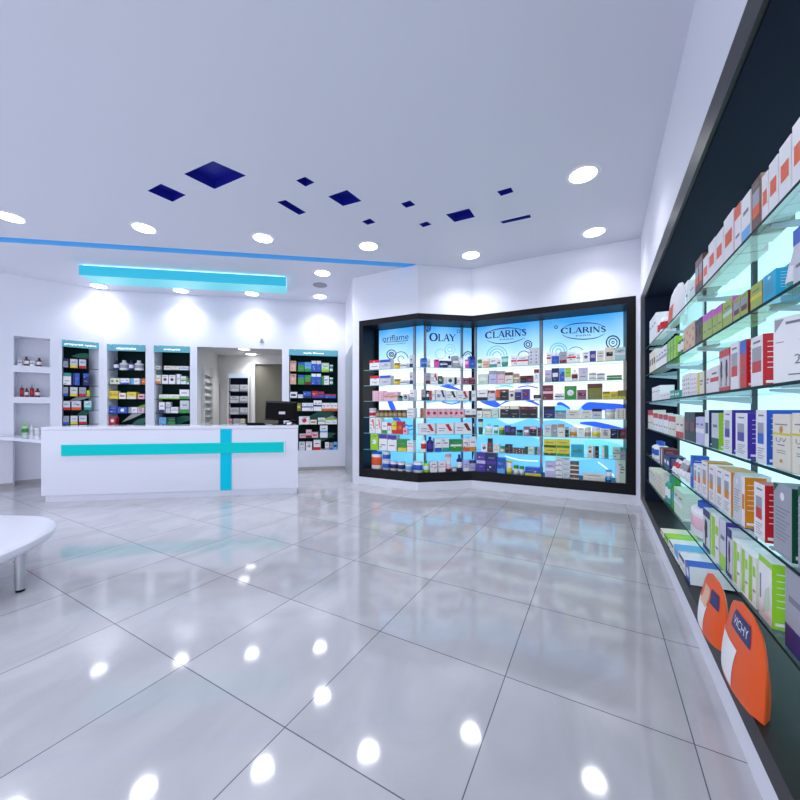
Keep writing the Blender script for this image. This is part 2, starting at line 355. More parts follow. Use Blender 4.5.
def glyph(ch):
    """serif capitals as strokes on a unit-high cell: (points, widths), advance"""
    def ser(x, y, wd=.30): return ([(x-wd/2, y), (x+wd/2, y)], SF)
    if ch == 'C': return [(ring(.48, .5, .47, .75, 5.5, 18), [TN+TK*.9*abs(cos((.75+4.75*i/18)*1.0)) for i in range(19)]), ([(.82, .72), (.82, .95)], SF)], .98
    if ch == 'O': return [(ring(.52, .5, .47, 0, 2*pi, 24, 1.05), [TN+TK*.9*abs(cos(2*pi*i/24)) for i in range(25)])], 1.14
    if ch == 'L': return [([(.22, 0), (.22, 1)], TK), ([(.1, .03), (.78, .03)], TN), ([(.78, 0), (.8, .25)], TN), ser(.22, .97), ser(.22, .03)], .86
    if ch == 'A': return [([(.12, 0), (.5, 1)], TN), ([(.5, 1), (.88, 0)], TK), ([(.26, .35), (.74, .35)], TN), ser(.12, .03, .24), ser(.88, .03, .3)], 1.0
    if ch == 'R': return [([(.2, 0), (.2, 1)], TK), ([(.2, .97), (.5, .97), (.7, .88), (.74, .75), (.7, .62), (.5, .52), (.2, .52)], [TN, TN, TN*2, TK, TN*2, TN, TN]), ([(.48, .52), (.92, .02)], TK), ser(.2, .97), ser(.2, .03), ser(.9, .03, .2)], 1.0
    if ch == 'I': return [([(.2, 0), (.2, 1)], TK), ser(.2, .97), ser(.2, .03)], .42
    if ch == 'N': return [([(.18, 0), (.18, 1)], TN), ([(.14, 1), (.88, 0)], TK), ([(.88, 0), (.88, 1)], TN), ser(.14, .97, .22), ser(.18, .03, .26), ser(.88, .97, .26)], 1.06
    if ch == 'S': return [(spline([(.68, .8), (.42, .96), (.16, .78), (.36, .56), (.6, .42), (.66, .2), (.4, .04), (.1, .2)], 3), [TN*1.3]*4+[TK*.7]*3+[TK]*8+[TK*.7]*3+[TN*1.3]*4)], .78
    if ch == 'Y': return [([(.06, 1), (.46, .48)], TK), ([(.86, 1), (.46, .48)], TN), ([(.46, .5), (.46, 0)], TK), ser(.06, .97, .26), ser(.86, .97, .24), ser(.46, .03)], .92
def word(mb, M, s, x0, x1, ya, yb, y, mi=0, big_first=1.0):
    """serif word between picture-plan columns x0..x1; ya/yb the (top, base) rows at both ends"""
    gl = [glyph(c) for c in s]; sc = [big_first if i == 0 else 1 for i in range(len(s))]
    tot = sum(g[1]*k for g, k in zip(gl, sc)); ux = (x1-x0)/tot; cx = 0
    def MM(a, b):
        X = x0+a*ux; f = (X-x0)/(x1-x0); t = ya[0]+(yb[0]-ya[0])*f; bs = ya[1]+(yb[1]-ya[1])*f
        return M(X, bs+(t-bs)*b)
    for (st, adv), k in zip(gl, sc):
        for pts, wd in st:
            q = [(cx+p[0]*k, p[1]*k) for p in pts]; ww = [v*k for v in (wd if isinstance(wd, list) else [wd]*len(q))][:len(q)]
            ww += [ww[-1]]*(len(q)-len(ww)); ribbon(mb, MM, q, ww, y, mi)
        cx += adv*k

# ------------------------------------------------------------------ the products
ORD = ['', 'first', 'second', 'third', 'fourth', 'fifth', 'sixth', 'seventh', 'eighth', 'ninth', 'tenth', 'eleventh', 'twelfth', 'thirteenth', 'fourteenth', 'fifteenth', 'sixteenth', 'seventeenth', 'eighteenth', 'nineteenth', 'twentieth', 'twenty-first', 'twenty-second', 'twenty-third', 'twenty-fourth', 'twenty-fifth', 'twenty-sixth', 'twenty-seventh', 'twenty-eighth', 'twenty-ninth', 'thirtieth']
ORD += [f'thirty-{q}' for q in ORD[1:10]]+['fortieth']+[f'forty-{q}' for q in ORD[1:10]]
KW = dict(c=('product_carton', 'carton', 'box'), b=('lotion_bottle', 'bottle', 'bottle'), j=('cream_jar', 'jar', 'jar'), t=('cream_tube', 'tube', 'tube'), p=('pump_bottle', 'pump bottle', 'bottle'), g=('soft_pouch', 'pouch', 'pouch'), f=('flat_carton', 'flat carton', 'box'), k=('tub', 'lidded tub', 'tub'))
rnd = random.Random(3)
def quad(mb, x0, x1, z0, z1, y, mi): mb.face([(x0, y, z0), (x1, y, z0), (x1, y, z1), (x0, y, z1)], mi)
def quadR(mb, y0, y1, z0, z1, x, mi): mb.face([(x, y0, z0), (x, y1, z0), (x, y1, z1), (x, y0, z1)], mi)
def carton_mesh(w_, h, d, cols, style, big):
    mb = MB(); x0, x1 = -w_/2, w_/2; E = .0006
    mb.box(x0, x1, 0, d, 0, h, 0, {'right': 2, 'left': 2, 'top': 2 if style in 'vs' else 0})
    ac = 1
    if style == 'r': style = rnd.choice('btmlch')
    if style == 'b': quad(mb, x0+.15*w_, x1-.15*w_, .35*h, .65*h, -E, ac)
    elif style == 't': quad(mb, x0, x1, .72*h, h, -E, ac); quad(mb, x0+.2*w_, x1-.2*w_, .3*h, .36*h, -E, 3)
    elif style == 'm': quad(mb, x0, x1, 0, .3*h, -E, ac); quad(mb, x0+.2*w_, x1-.2*w_, .6*h, .68*h, -E, 3)
    elif style == 'l': quad(mb, x0, x0+.35*w_, 0, h, -E, ac); quad(mb, x0+.45*w_, x1-.1*w_, .55*h, .62*h, -E, 3); quad(mb, x0+.45*w_, x1-.2*w_, .42*h, .47*h, -E, 3)
    elif style == 'h': quad(mb, x0, x1, .42*h, .58*h, -E, ac); quad(mb, x0+.2*w_, x1-.2*w_, .7*h, .77*h, -E, 3)
    elif style == 'c':
        r = .28*min(w_, h); q = [(r*cos(a*pi/6), -E, .5*h+r*sin(a*pi/6)) for a in range(12)]; mb.face(q, ac); quad(mb, x0+.2*w_, x1-.2*w_, .82*h, .88*h, -E, 3)
    elif style == 'd':
        for i in range(4):
            for j in range(2):
                r = .06*min(w_, h)*1.3; cx = (j-.5)*w_*.5; cz = h*(.15+.2*i); mb.face([(cx+r*cos(a*pi/4), -E, cz+r*sin(a*pi/4)) for a in range(8)], ac if (i+j) % 2 else 3)
    elif style == 'x':       # diagonal slash
        mb.face([(x0+.5*w_, -E, h*.9), (x0+.7*w_, -E, h*.95), (x0+.95*w_, -E, h*.3), (x0+.75*w_, -E, h*.3)], ac); quad(mb, x0+.1*w_, x0+.5*w_, .5*h, .56*h, -E, 3); quad(mb, x0+.1*w_, x0+.45*w_, .3*h, .35*h, -E, 3)
    elif style == 'v':       # name, grey square, coloured square, small print
        quad(mb, x0+.25*w_, x1-.25*w_, .88*h, .91*h, -E, 3)
        quad(mb, x0+.18*w_, x1-.26*w_, .56*h, .76*h, -E, 4); quad(mb, x0+.18*w_, x1-.26*w_, .36*h, .56*h, -E, ac)
        for i in range(5): quad(mb, x0+.18*w_, x1-(.2+.1*(i % 3))*w_, (.27-.045*i)*h, (.282-.045*i)*h, -E, 3)
    elif style == 'e':       # two-tone box with red lower field
        quad(mb, x0+.12*w_, x1-.12*w_, .5*h, .78*h, -E, 4); quad(mb, x0+.12*w_, x1-.12*w_, .28*h, .5*h, -E, ac); quad(mb, x0+.2*w_, x1-.2*w_, .86*h, .9*h, -E, 3)
    elif style == 's':
        quad(mb, x0+.2*w_, x1-.2*w_, .62*h, .68*h, -E, 3)
    elif style == 'u':       # sun care: disc, yellow band, large letters
        r = .1*w_; mb.face([(r*cos(a*pi/6), -E, .72*h+r*sin(a*pi/6)) for a in range(12)], 5)
        quad(mb, x0, x1, .62*h, .66*h, -E, 1); put_text(mb, 'UV', x0+.2*w_, x1-.2*w_, .49*h, .57*h, -E, 3); quad(mb, x0+.3*w_, x1-.3*w_, .43*h, .45*h, -E, 3)
        quad(mb, x0+.15*w_, x1-.15*w_, .8*h, .82*h, -E, 3); quad(mb, x0+.42*w_, x1-.42*w_, .12*h, .18*h, -E, 5)
        for i in range(2): quad(mb, x0+.25*w_, x1-.25*w_, (.33-.04*i)*h, (.342-.04*i)*h, -E, 3)
    elif style == 'i':       # photo of a leg figure
        quad(mb, x0, x1, .82*h, h, -E, ac); quad(mb, x0, x1, 0, .1*h, -E, ac)
        fig = [(.30, .72), (.42, .76), (.58, .72), (.66, .6), (.62, .45), (.68, .36), (.5, .3), (.45, .16), (.5, .12), (.28, .12), (.34, .2), (.3, .35), (.22, .5)]
        mb.face([(x0+a*w_, -E, b*h) for a, b in fig][::-1], 6)
    elif style == 'q':       # numbered dressing box
        mb.face([(x0+.03*w_, -E, .97*h), (x0+.03*w_, -E, .78*h), (x0+.22*w_, -E, .97*h)], 4); quad(mb, x0+.25*w_, x1-.06*w_, .88*h, .92*h, -E, 3); quad(mb, x0+.05*w_, x1-.1*w_, .62*h, .63*h, -E, 3)
        put_text(mb, '2', x0+.42*w_, x0+.55*w_, .28*h, .42*h, -E, 3); quad(mb, x0+.3*w_, x1-.25*w_, .12*h, .14*h, -E, 3)
    elif style == 'o':       # striped photo-print box
        quad(mb, x0+.08*w_, x0+.55*w_, .05*h, .95*h, -E, ac); quad(mb, x0+.62*w_, x1-.06*w_, .6*h, .8*h, -E, 1); quad(mb, x0+.62*w_, x1-.06*w_, .3*h, .34*h, -E, 3)
    elif style == 'n':       # line text leaflet face
        for i in range(9): quad(mb, x0+.14*w_, x1-(.1+.12*(i*7 % 3))*w_, (.66-.055*i)*h, (.673-.055*i)*h, -E, 3)
        mb.face([(x0+.5*w_+.12*w_*cos(a*pi/5), -E, .84*h+.06*h*sin(a*pi/5)) for a in range(10)], 7)
        mb.face([(x0, -E, h), (x0, -E, .86*h), (x0+.3*w_, -E, h)], 1)
    elif style == 'g':       # green swirl side box
        quad(mb, x0, x1, .9*h, h, -E, ac); mb.face([(x0+.3*w_, -E, .1*h), (x1-.1*w_, -E, .25*h), (x1-.2*w_, -E, .6*h), (x0+.5*w_, -E, .5*h)], 8); quad(mb, x0+.1*w_, x0+.2*w_, .3*h, .7*h, -E, 3)
    if not big and style not in 'sd':
        for i in range(rnd.randint(1, 3)):
            a = x0+rnd.uniform(.08, .6)*w_; b = a+rnd.uniform(.12, .34)*w_; c_ = rnd.uniform(.08, .85)*h; quad(mb, a, b, c_, c_+rnd.uniform(.03, .09)*h, -E*1.6, rnd.choice((1, 3, 4, 3, 7)))
    if big:
        for i in range(6): quadR(mb, .12*d, (.6+.1*(i % 3))*d, (.84-.1*i)*h, (.852-.1*i)*h, x1+E, 7)
        quadR(mb, .08*d, .5*d, .05*h, .1*h, x1+E, 7)
    return mb
def pouch_pt(w_, h, d, a, b, sd=0, off=0):
    bul = (max(0, sin(pi*a))**.5)*(max(0, 1-b**4))**.6*(.55+.45*sin(pi*min(1, b+.35))); rx = (max(0, 1-max(0, (b-.45)/.55)**2.4))**.5
    return ((a-.5)*w_*(.30+.70*rx), d*.5+(d*.5*bul+.002+off)*(1 if sd else -1), h*b)
def pouch_patch(root, name, w_, h, d, a0, a1, b0, b1, m, off=.0012):
    mb = MB(); n = 6
    for j in range(n+1):
        for i in range(n+1): mb.v.append(pouch_pt(w_, h, d, a0+(a1-a0)*i/n, b0+(b1-b0)*j/n, 0, off))
    for j in range(n):
        for i in range(n): q = j*(n+1)+i; mb.idx((q, q+1, q+n+2, q+n+1))
    return obj(name, mb, m, root, smooth=True)
def product(kind, w_, h, d, cols, style, loc, rz, label, cat, group, big=False, name=None):
    name = name or KW[kind][0]; c = [k for k in cols]
    while len(c) < 3: c.append(c[0] if len(c) == 2 else 'gy')
    M0, M1, M2 = pm(c[0]), pm(c[1]), pm(c[2])
    if kind in 'cf':
        o = obj(name, carton_mesh(w_, h, d, c, style, big), [M0, M1, M2, TEXTG, pm('gy'), pm('am'), mat('figure_dark', (.03, .03, .04), .5), pm('w'), pm('pg')], loc=loc, rz=rz)
        return tag(o, label, cat, group)
    r = w_/2; fl = min(1, d/w_)
    root = thing(name, label, cat, loc, rz, group); E = .0006
    mb = MB()
    if kind in 'bp':
        hb_ = h*(.78 if kind == 'b' else .72)
        prof = [(r*.9, 0), (r, .015*h), (r, hb_*.28), (r*1.001, hb_*.281), (r*1.001, hb_*.72), (r, hb_*.721), (r, hb_*.84), (r*.75, hb_*.95), (r*.42, hb_)]
        mb.lathe(prof, 14, 1, fl, 0, r*fl, mf=lambda j: 1 if j == 3 else 0); obj('bottle_body', mb, [M0, M1], root, smooth=True)
        mb = MB()
        if kind == 'b': mb.lathe([(r*.42, hb_+.0003), (r*.44, h*.97), (r*.4, h)], 12, 1, 1, 0, r*fl)
        else:
            mb.lathe([(r*.34, hb_+.0003), (r*.34, h*.86), (r*.12, h*.865), (r*.12, h*.95)], 12, 1, 1, 0, r*fl); mb.box(-r*.9, r*.3, r*fl-r*.22, r*fl+r*.22, h*.95, h)
        obj('pump_head' if kind == 'p' else 'cap', mb, M2, root, smooth=kind == 'b')
    elif kind in 'jk':
        hb_ = h*(.66 if kind == 'j' else .86)
        mb.lathe([(r*.94, 0), (r, .04*h), (r, hb_*.25), (r*1.001, hb_*.251), (r*1.001, hb_*.8), (r, hb_*.801), (r, hb_)], 16, 1, fl, 0, r*fl, mf=lambda j: 1 if j == 3 else 0)
        obj('jar_body' if kind == 'j' else 'tub_body', mb, [M0, M1], root, smooth=True)
        mb = MB(); mb.lathe([(r*.97, hb_+.0003), (r*.99, hb_+.1*(h-hb_)), (r*.99, h-.1*(h-hb_)), (r*.96, h)], 16, 1, fl, 0, r*fl); obj('lid', mb, M2, root, smooth=True)
    elif kind == 't':
        n = 14; zc = h*.16; i0 = 0
        for z, f in ((zc, 1), (h*.45, .8), (h*.8, .4), (h, .05)):
            for k in range(n): mb.v.append((r*(.92+.08*(1-f))*cos(2*pi*k/n), r*fl+r*fl*f*sin(2*pi*k/n)*.9, z))
        for j in range(3):
            for k in range(n): a, b = j*n+k, j*n+(k+1) % n; mb.idx((a, b, b+n, a+n), 1 if j == 1 else 0)
        mb.idx(range(n-1, -1, -1)); mb.idx([3*n+k for k in range(n)]); obj('tube_body', mb, [M0, M1], root, smooth=True)
        mb = MB(); mb.lathe([(r*.8, 0), (r*.84, zc*.9), (r*.78, zc-.0003)], 14, 1, fl, 0, r*fl); obj('cap', mb, M2, root, smooth=True)
    elif kind == 'g':
        nx, nz = 10, 10
        for sd in (0, 1):
            for j in range(nz+1):
                for i in range(nx+1): mb.v.append(pouch_pt(w_, h, d, i/nx, j/nz, sd))
        q = (nx+1)*(nz+1)
        for j in range(nz):
            for i in range(nx):
                a = j*(nx+1)+i; mb.idx((a, a+1, a+nx+2, a+nx+1), 0); a += q; mb.idx((a+nx+1, a+nx+2, a+1, a), 0)
        for j in range(nz):
            for i in (0, nx): a = j*(nx+1)+i; p = (a, a+nx+1, a+nx+1+q, a+q); mb.idx(p if i == 0 else p[::-1], 0)
        for i in range(nx):
            a = i; mb.idx((a+1, a, a+q, a+1+q), 0); a = nz*(nx+1)+i; mb.idx((a, a+1, a+1+q, a+q), 0)
        obj('pouch_body', mb, [M0], root, smooth=True)
        pouch_patch(root, 'pouch_label', w_, h, d, .04, .60, .04, .50, M1)
    return root

def cname(k): return PAL[k][0]
def parse(spec):
    out = []
    for it in spec.split(';'):
        p = it.split()
        if not p: continue
        x0, x1, yt = float(p[0]), float(p[1]), float(p[2]); kd = p[3]; st = 'r'
        cols = p[4]
        if ':' in cols: cols, st = cols.split(':')
        nx = nz = 1; e = None; dd = None
        for q in p[5:]:
            if q[0] == 'x': nx = int(q[1:])
            if q[0] == '*': nz = int(q[1:])
            if q[0] == 'e': e = float(q[1:])
            if q[0] == 'd': dd = float(q[1:])
        out.append((x0, x1, yt, kd, cols.split('/'), st, nx, nz, e, dd))
    return out
NPROD = [0]
def fill(run, zs, spec, ybase, inset, where, ref, group, maxd=.14, big=False, real=False, gap=.0012, maxh=9, box=None, lim=None):
    """stand the products of one shelf: columns along the run, heights from the rows above the shelf"""
    items = parse(spec); cnt = 0; prev = -9
    for x0, x1, yt, kd, cols, st, nx, nz, e, dd in items:
        e = inset if e is None else e
        ta, tb = run.ray(x0, e), run.ray(x1, e)
        if e == inset: ta = max(ta, prev+.0008); prev = tb
        if lim: ta, tb = max(ta, lim[0]), min(tb, lim[1])
        if tb-ta < .012: tb = ta+.012; prev = max(prev, tb)
        xm = (x0+x1)/2; Y = run.depth(x0 if real else xm, e)
        yb = ybase(xm) if not real else None
        h = (EYE+(HY-yt)*Y/F-zs) if real else (yb-yt)*Y/F
        h = min(max(h, .02), maxh)
        if big and (tb-ta) > .15 and kd in 'cbtj': nx = max(2, round((tb-ta)/.13))
        for i in range(nx):
            a = ta+(tb-ta)*i/nx; b = ta+(tb-ta)*(i+1)/nx; wd = b-a-gap; cnt += 1
            for j in range(nz):
                hh = h/nz; z = zs+j*hh+.0004
                if kd in 'bpjkt': d = min(wd, maxd)
                elif kd == 'g': d = min(.07, maxd)
                else: d = min(maxd, max(.035, min(wd*1.1, .12)) if not big else .5*wd+.05)
                if dd: d = dd
                body = cname(cols[0]); acc = cname(cols[1]) if len(cols) > 1 and cols[1] != cols[0] else None
                pos = f'{ORD[cnt]} from {ref}'
                stk = '' if nz == 1 else ('top one ' if j == nz-1 else ('bottom one ' if j == 0 else f'{ORD[j+1]} one up '))
                lab = f'{stk}{body} {KW[kd][1]}, {pos}, {where}'
                if acc:
                    l2 = f'{stk}{body} and {acc} {KW[kd][1]}, {pos}, {where}'
                    if len(l2.split()) <= 16: lab = l2
                p = run.P((a+b)/2, e); NPROD[0] += 1
                product(kd, wd, hh-.0008 if nz > 1 else hh, d, cols, st, (p.x, p.y, z), run.th, lab, KW[kd][2], group, big, box if kd == 'c' else None)

# ------------------------------------------------------------------ lit display cabinet
DEP = .44
cab = thing('lit_display_cabinet', 'black framed backlit cosmetics display with glass shelves across the angled wall', 'display cabinet', (0, 0, 0))
bk = offs(FR, DEP)
mb = MB(); mb.prism(FR+bk[::-1], TOPZ-.09, TOPZ); mb.prism(FR+bk[::-1], BOTZ, .27)
r0 = Run(FR[0], FR[1]); r2 = Run(FR[2], FR[3])
def slab(run, t0, t1, e0, e1): return [tuple(run.P(t0, e0)), tuple(run.P(t1, e0)), tuple(run.P(t1, e1)), tuple(run.P(t0, e1))]
mb.prism(slab(r0, 0, .075, 0, DEP), .27, TOPZ-.09); mb.prism(slab(r2, r2.L-.105, r2.L, 0, DEP), .27, TOPZ-.09)
obj('frame', mb, BLACK, cab)
b2 = offs(FR, DEP+.03); mb = MB(); mb.prism(bk+b2[::-1], BOTZ, TOPZ); obj('backboard', mb, NAVY, cab)
SEG = [Run(FR[0], FR[1]), Run(FR[1], FR[2]), Run(FR[2], FR[3])]
BSEG = [Run(bk[i], bk[i+1]) for i in range(3)]
PE = -.012                                      # film stands just in front of the backboard
def film(seg, x0, x1):
    s = BSEG[seg]; a, b = s.ray(x0, PE), s.ray(x1, PE); p = s.P(0, PE)
    mb = MB(); mb.box(a, b, 0, .006, .272, TOPZ-.092)
    return obj('backlit_panel', mb, FILM, cab, (p.x, p.y, 0), s.th)
f0 = film(0, 379, 413); film(0, 416, 423.6); f1 = film(1, 426, 460.5); f15 = film(1, 463, 472.6); f2 = film(2, 477, 539.5); f3 = film(2, 543, 625.5)
for seg, x in ((0, 414.5), (1, 425), (1, 461.8), (2, 475.5), (2, 541.3), (2, 626.3)):
    s = BSEG[seg]; t = s.ray(x, -.02); p = s.P(t, -.02); mb = MB(); mb.box(-.018, .018, -.02, .004, .272, TOPZ-.092)
    obj('shelf_post', mb, ALU, cab, (p.x, p.y, 0), s.th)
# lettering and printed swirls
def prints(panel, seg, ops):
    s = BSEG[seg]; M = s.mapper(PE-.003)
    for i, op in enumerate(ops):
        mb = MB(); y = -.0025-.0003*(i % 24)
        if op[1] == 'rib': ribbon(mb, M, spline(op[2]), interp(op[3], len(spline(op[2]))) if isinstance(op[3], list) else op[3], y)
        elif op[1] == 'ring': ribbon(mb, M, ring(*op[2]), op[3], y)
        elif op[1] == 'poly': mb.face([(M(*q)[0], y, M(*q)[1]) for q in spline(op[2]+[op[2][0]], 5)[:-1]])
        elif op[1] == 'word': word(mb, M, *op[2], y, 0, op[3])
        elif op[1] == 'text':
            t, xa, xb, ya, yb = op[2]; put_text(mb, t, M(xa, ya)[0], M(xb, ya)[0], M((xa+xb)/2, yb)[1], M((xa+xb)/2, ya)[1], y)
        obj({'word': 'brand_lettering', 'text': 'brand_lettering', 'ring': 'printed_swirl', 'rib': 'printed_line', 'poly': 'printed_swoosh'}[op[1]], mb, _m[op[0]], panel)
def interp(v, n):
    return [v[min(int(i/(n-1)*(len(v)-1)), len(v)-2)]+(v[min(int(i/(n-1)*(len(v)-1)), len(v)-2)+1]-v[min(int(i/(n-1)*(len(v)-1)), len(v)-2)])*((i/(n-1)*(len(v)-1)) % 1 if i < n-1 else 1) for i in range(n)]
I, RB_, SK, WH, TE, CY = 'film_ink', 'film_royal_blue', 'film_sky', 'film_white', 'film_teal', 'film_cyan'
def swirl(c, x, y, r, k=2, wd=.6, sx=1): return [(c, 'ring', (x, y, r*(i+1)/k, 0, 2*pi, 20, sx), wd) for i in range(k)]
prints(f0, 0, [(I, 'text', ('oriflame', 382.5, 408.5, 334.6, 340.6), 0), (I, 'rib', [(384, 342.2), (396, 341.6), (408, 340.4)], .6), (I, 'rib', [(386, 344.4), (396, 344), (406, 342.8)], .4)]
 + swirl(I, 391.5, 354.5, 4.6, 2, .9) + swirl(I, 391.5, 354.5, 1.0, 1, .8) + [(I, 'ring', (401, 359, 7.2, .1, 3.2), .7), (I, 'ring', (401, 359, 3, 0, 4.5), .6)]
 + [(RB_, 'rib', [(380, 386.5), (392, 383.8), (413, 383.3)], 1.6), (RB_, 'poly', [(387, 400), (391.5, 400), (396, 410), (391, 410)], 0), (SK, 'poly', [(379.5, 420), (395, 418), (412.5, 419), (412.5, 470), (379.5, 470)], 0),
    (RB_, 'poly', [(392, 417), (397, 416.5), (403, 424), (398, 427)], 0), (RB_, 'rib', [(404, 424), (409, 426), (412.6, 425.5)], 1.4), (RB_, 'rib', [(404, 429), (409, 430), (412.6, 429)], 1.2)])
prints(f1, 1, [(I, 'word', ('OLAY', 430, 455.5, (333.6, 341.0), (334.6, 341.2)), 1.08)]
 + swirl(I, 426.6, 328, 4, 3, .9) + swirl(TE, 450, 349.5, 5, 2, .5) + swirl(TE, 440.5, 354, 5, 1, .5) + swirl(I, 458.5, 331.5, 1.5, 1, .5)
 + [(RB_, 'rib', [(426.5, 384), (436, 384), (448, 386.5), (460, 390)], [.8, 3.2, 4, 1]), (SK, 'rib', [(426.5, 402), (440, 400.5), (460, 402)], 3), (RB_, 'rib', [(442, 402), (452, 404), (460, 402)], 1.2),
    (SK, 'poly', [(426.5, 419), (444, 417), (460, 418), (460, 471), (426.5, 471)], 0), (CY, 'rib', [(427, 446), (444, 452), (460, 449)], 2.5)])
prints(f2, 2, [(I, 'word', ('CLARINS', 485.8, 526.5, (332.2, 338.6), (328.6, 335.4)), 1), (I, 'text', ('PARIS', 500, 513.5, 338.6, 340), 0),
   (I, 'rib', [(487.5, 332.5), (495, 329.6), (507, 328), (517, 328.6), (526, 331)], [.3, .9, 1, .7, .3]), (I, 'rib', [(487, 340.6), (494, 343), (503, 343.6), (514, 342), (525.5, 337.8)], [.3, .8, 1, .8, .3])]
 + [(TE, 'ring', (497, 356, r, 0, pi), 1.0) for r in (10, 7.2, 4.2)] + swirl(I, 528, 344.5, 3.8, 2, 1.0) + [(I, 'ring', (524, 357, 6, .3, 3), .7)]
 + [(RB_, 'poly', [(479, 401), (488, 399.5), (496, 401.5), (500.5, 405), (496, 407.5), (486, 404.5)], 0), (RB_, 'rib', [(500, 405), (508, 401), (520, 400), (530, 401), (539, 405)], [1, 1.6, 2, 2.4, 1.6]),
    (SK, 'poly', [(477.5, 419), (495, 418), (509, 424), (528, 419), (539, 421), (539, 430), (477.5, 428)], 0), (SK, 'poly', [(477.5, 436), (500, 434.5), (539, 440), (539, 471), (477.5, 471)], 0), (WH, 'rib', [(505, 456), (520, 460), (538, 461)], .8),
    (RB_, 'rib', [(518, 387.5), (528, 386), (538, 388)], 1.2), (SK, 'rib', [(495, 388), (505, 386), (514, 387)], 1.5)])
prints(f3, 2, [(I, 'word', ('CLARINS', 561.5, 606, (328, 333.6), (326.2, 332.0)), 1), (I, 'text', ('PARIS', 576, 591, 334.6, 336.2), 0),
   (I, 'rib', [(563, 327.5), (573, 324), (586, 322.9), (597, 323.8), (605.5, 327)], [.3, .9, 1, .7, .3]), (I, 'rib', [(562, 334.8), (570, 338), (583, 339.2), (596, 337.8), (605, 333.6)], [.3, .8, 1, .8, .3])]
 + swirl(TE, 550.5, 323, 5, 2, .5) + swirl(I, 556, 327.2, 1.4, 1, .8) + [(TE, 'ring', (558.5, 351.5, r, 0, 2*pi), 1.0) for r in (8.5, 6, 2.6)] + [(I, 'ring', (576, 356, 9, .7, 2.4), .6)]
 + [(I, 'ring', (613, 342.5, r), w__) for r, w__ in ((6.6, 1.3), (4, 1.0), (1.2, .8))]
 + [(RB_, 'poly', [(556, 404), (561, 402), (570, 408), (566, 410)], 0), (SK, 'poly', [(544, 410), (560, 405), (575, 411), (588, 402), (600, 405), (590, 413), (560, 414)], 0), (RB_, 'poly', [(581, 407), (588, 402.5), (606, 403), (624.5, 405), (624.5, 412), (600, 410), (586, 411)], 0),
    (RB_, 'rib', [(580, 423), (594, 424), (608, 427), (624, 430)], [1.5, 5, 5.5, 3]), (WH, 'rib', [(560, 421), (585, 428), (624, 435)], 2.5), (SK, 'poly', [(543.5, 421), (560, 420), (575, 427), (560, 430), (543.5, 430)], 0),
    (SK, 'poly', [(578, 460), (600, 459), (624.5, 462), (624.5, 483), (578, 478)], 0), (CY, 'poly', [(584, 441), (600, 440), (624.5, 447), (624.5, 456), (590, 452)], 0), (WH, 'rib', [(598, 462), (606, 468), (614, 476)], 1)])
prints(f15, 1, swirl(TE, 467.5, 330.5, 3.4, 2, .45)+[(I, 'ring', (468, 356, 4.3, 0, pi), 1.0), (I, 'ring', (468, 356, 2.3, 0, pi), .7), (RB_, 'rib', [(463.5, 391), (468, 393), (472.3, 395)], 1.6), (SK, 'rib', [(463.5, 403), (468, 401), (472.3, 403)], 2.2), (SK, 'poly', [(463.4, 420), (472.3, 420), (472.3, 470), (463.4, 470)], 0)])
# glass shelves
SZ = [1.92, 1.66, 1.40, 1.13, .865, .59]; GT = .008
def gshelf(run, t0, t1, z, e0, e1, par, pts=None, edge=EDGEL, trim=None):
    mb = MB(); poly = pts or slab(run, t0, t1, e0, e1); mb.prism(poly, z-GT, z, 0, side=1)
    return obj('glass_shelf', mb, [GLASS, edge], par)
i0 = offs(FR, .02); i1 = offs(FR, DEP-.05); sb = SEG[0]
for z in SZ:
    a = SEG[0].P(.08, .02); b_ = SEG[0].P(.08, DEP-.05)
    gshelf(None, 0, 0, z, 0, 0, cab, [tuple(a), i0[1], i1[1], tuple(b_)])
    gshelf(None, 0, 0, z, 0, 0, cab, [(i0[1][0]+.004, i0[1][1]), i0[2], i1[2], (i1[1][0]+.004, i1[1][1])])
    s = SEG[2]; tm = s.ray(542, .1); te = s.L-.11
    gshelf(None, 0, 0, z, 0, 0, cab, [(i0[2][0]+.004, i0[2][1]-.002), tuple(s.P(tm-.003, .02)), tuple(s.P(tm-.003, DEP-.05)), (i1[2][0]+.004, i1[2][1]-.002)])
    gshelf(None, 0, 0, z, 0, 0, cab, [tuple(s.P(tm+.003, .02)), tuple(s.P(te, .02)), tuple(s.P(te, DEP-.05)), tuple(s.P(tm+.003, DEP-.05))])
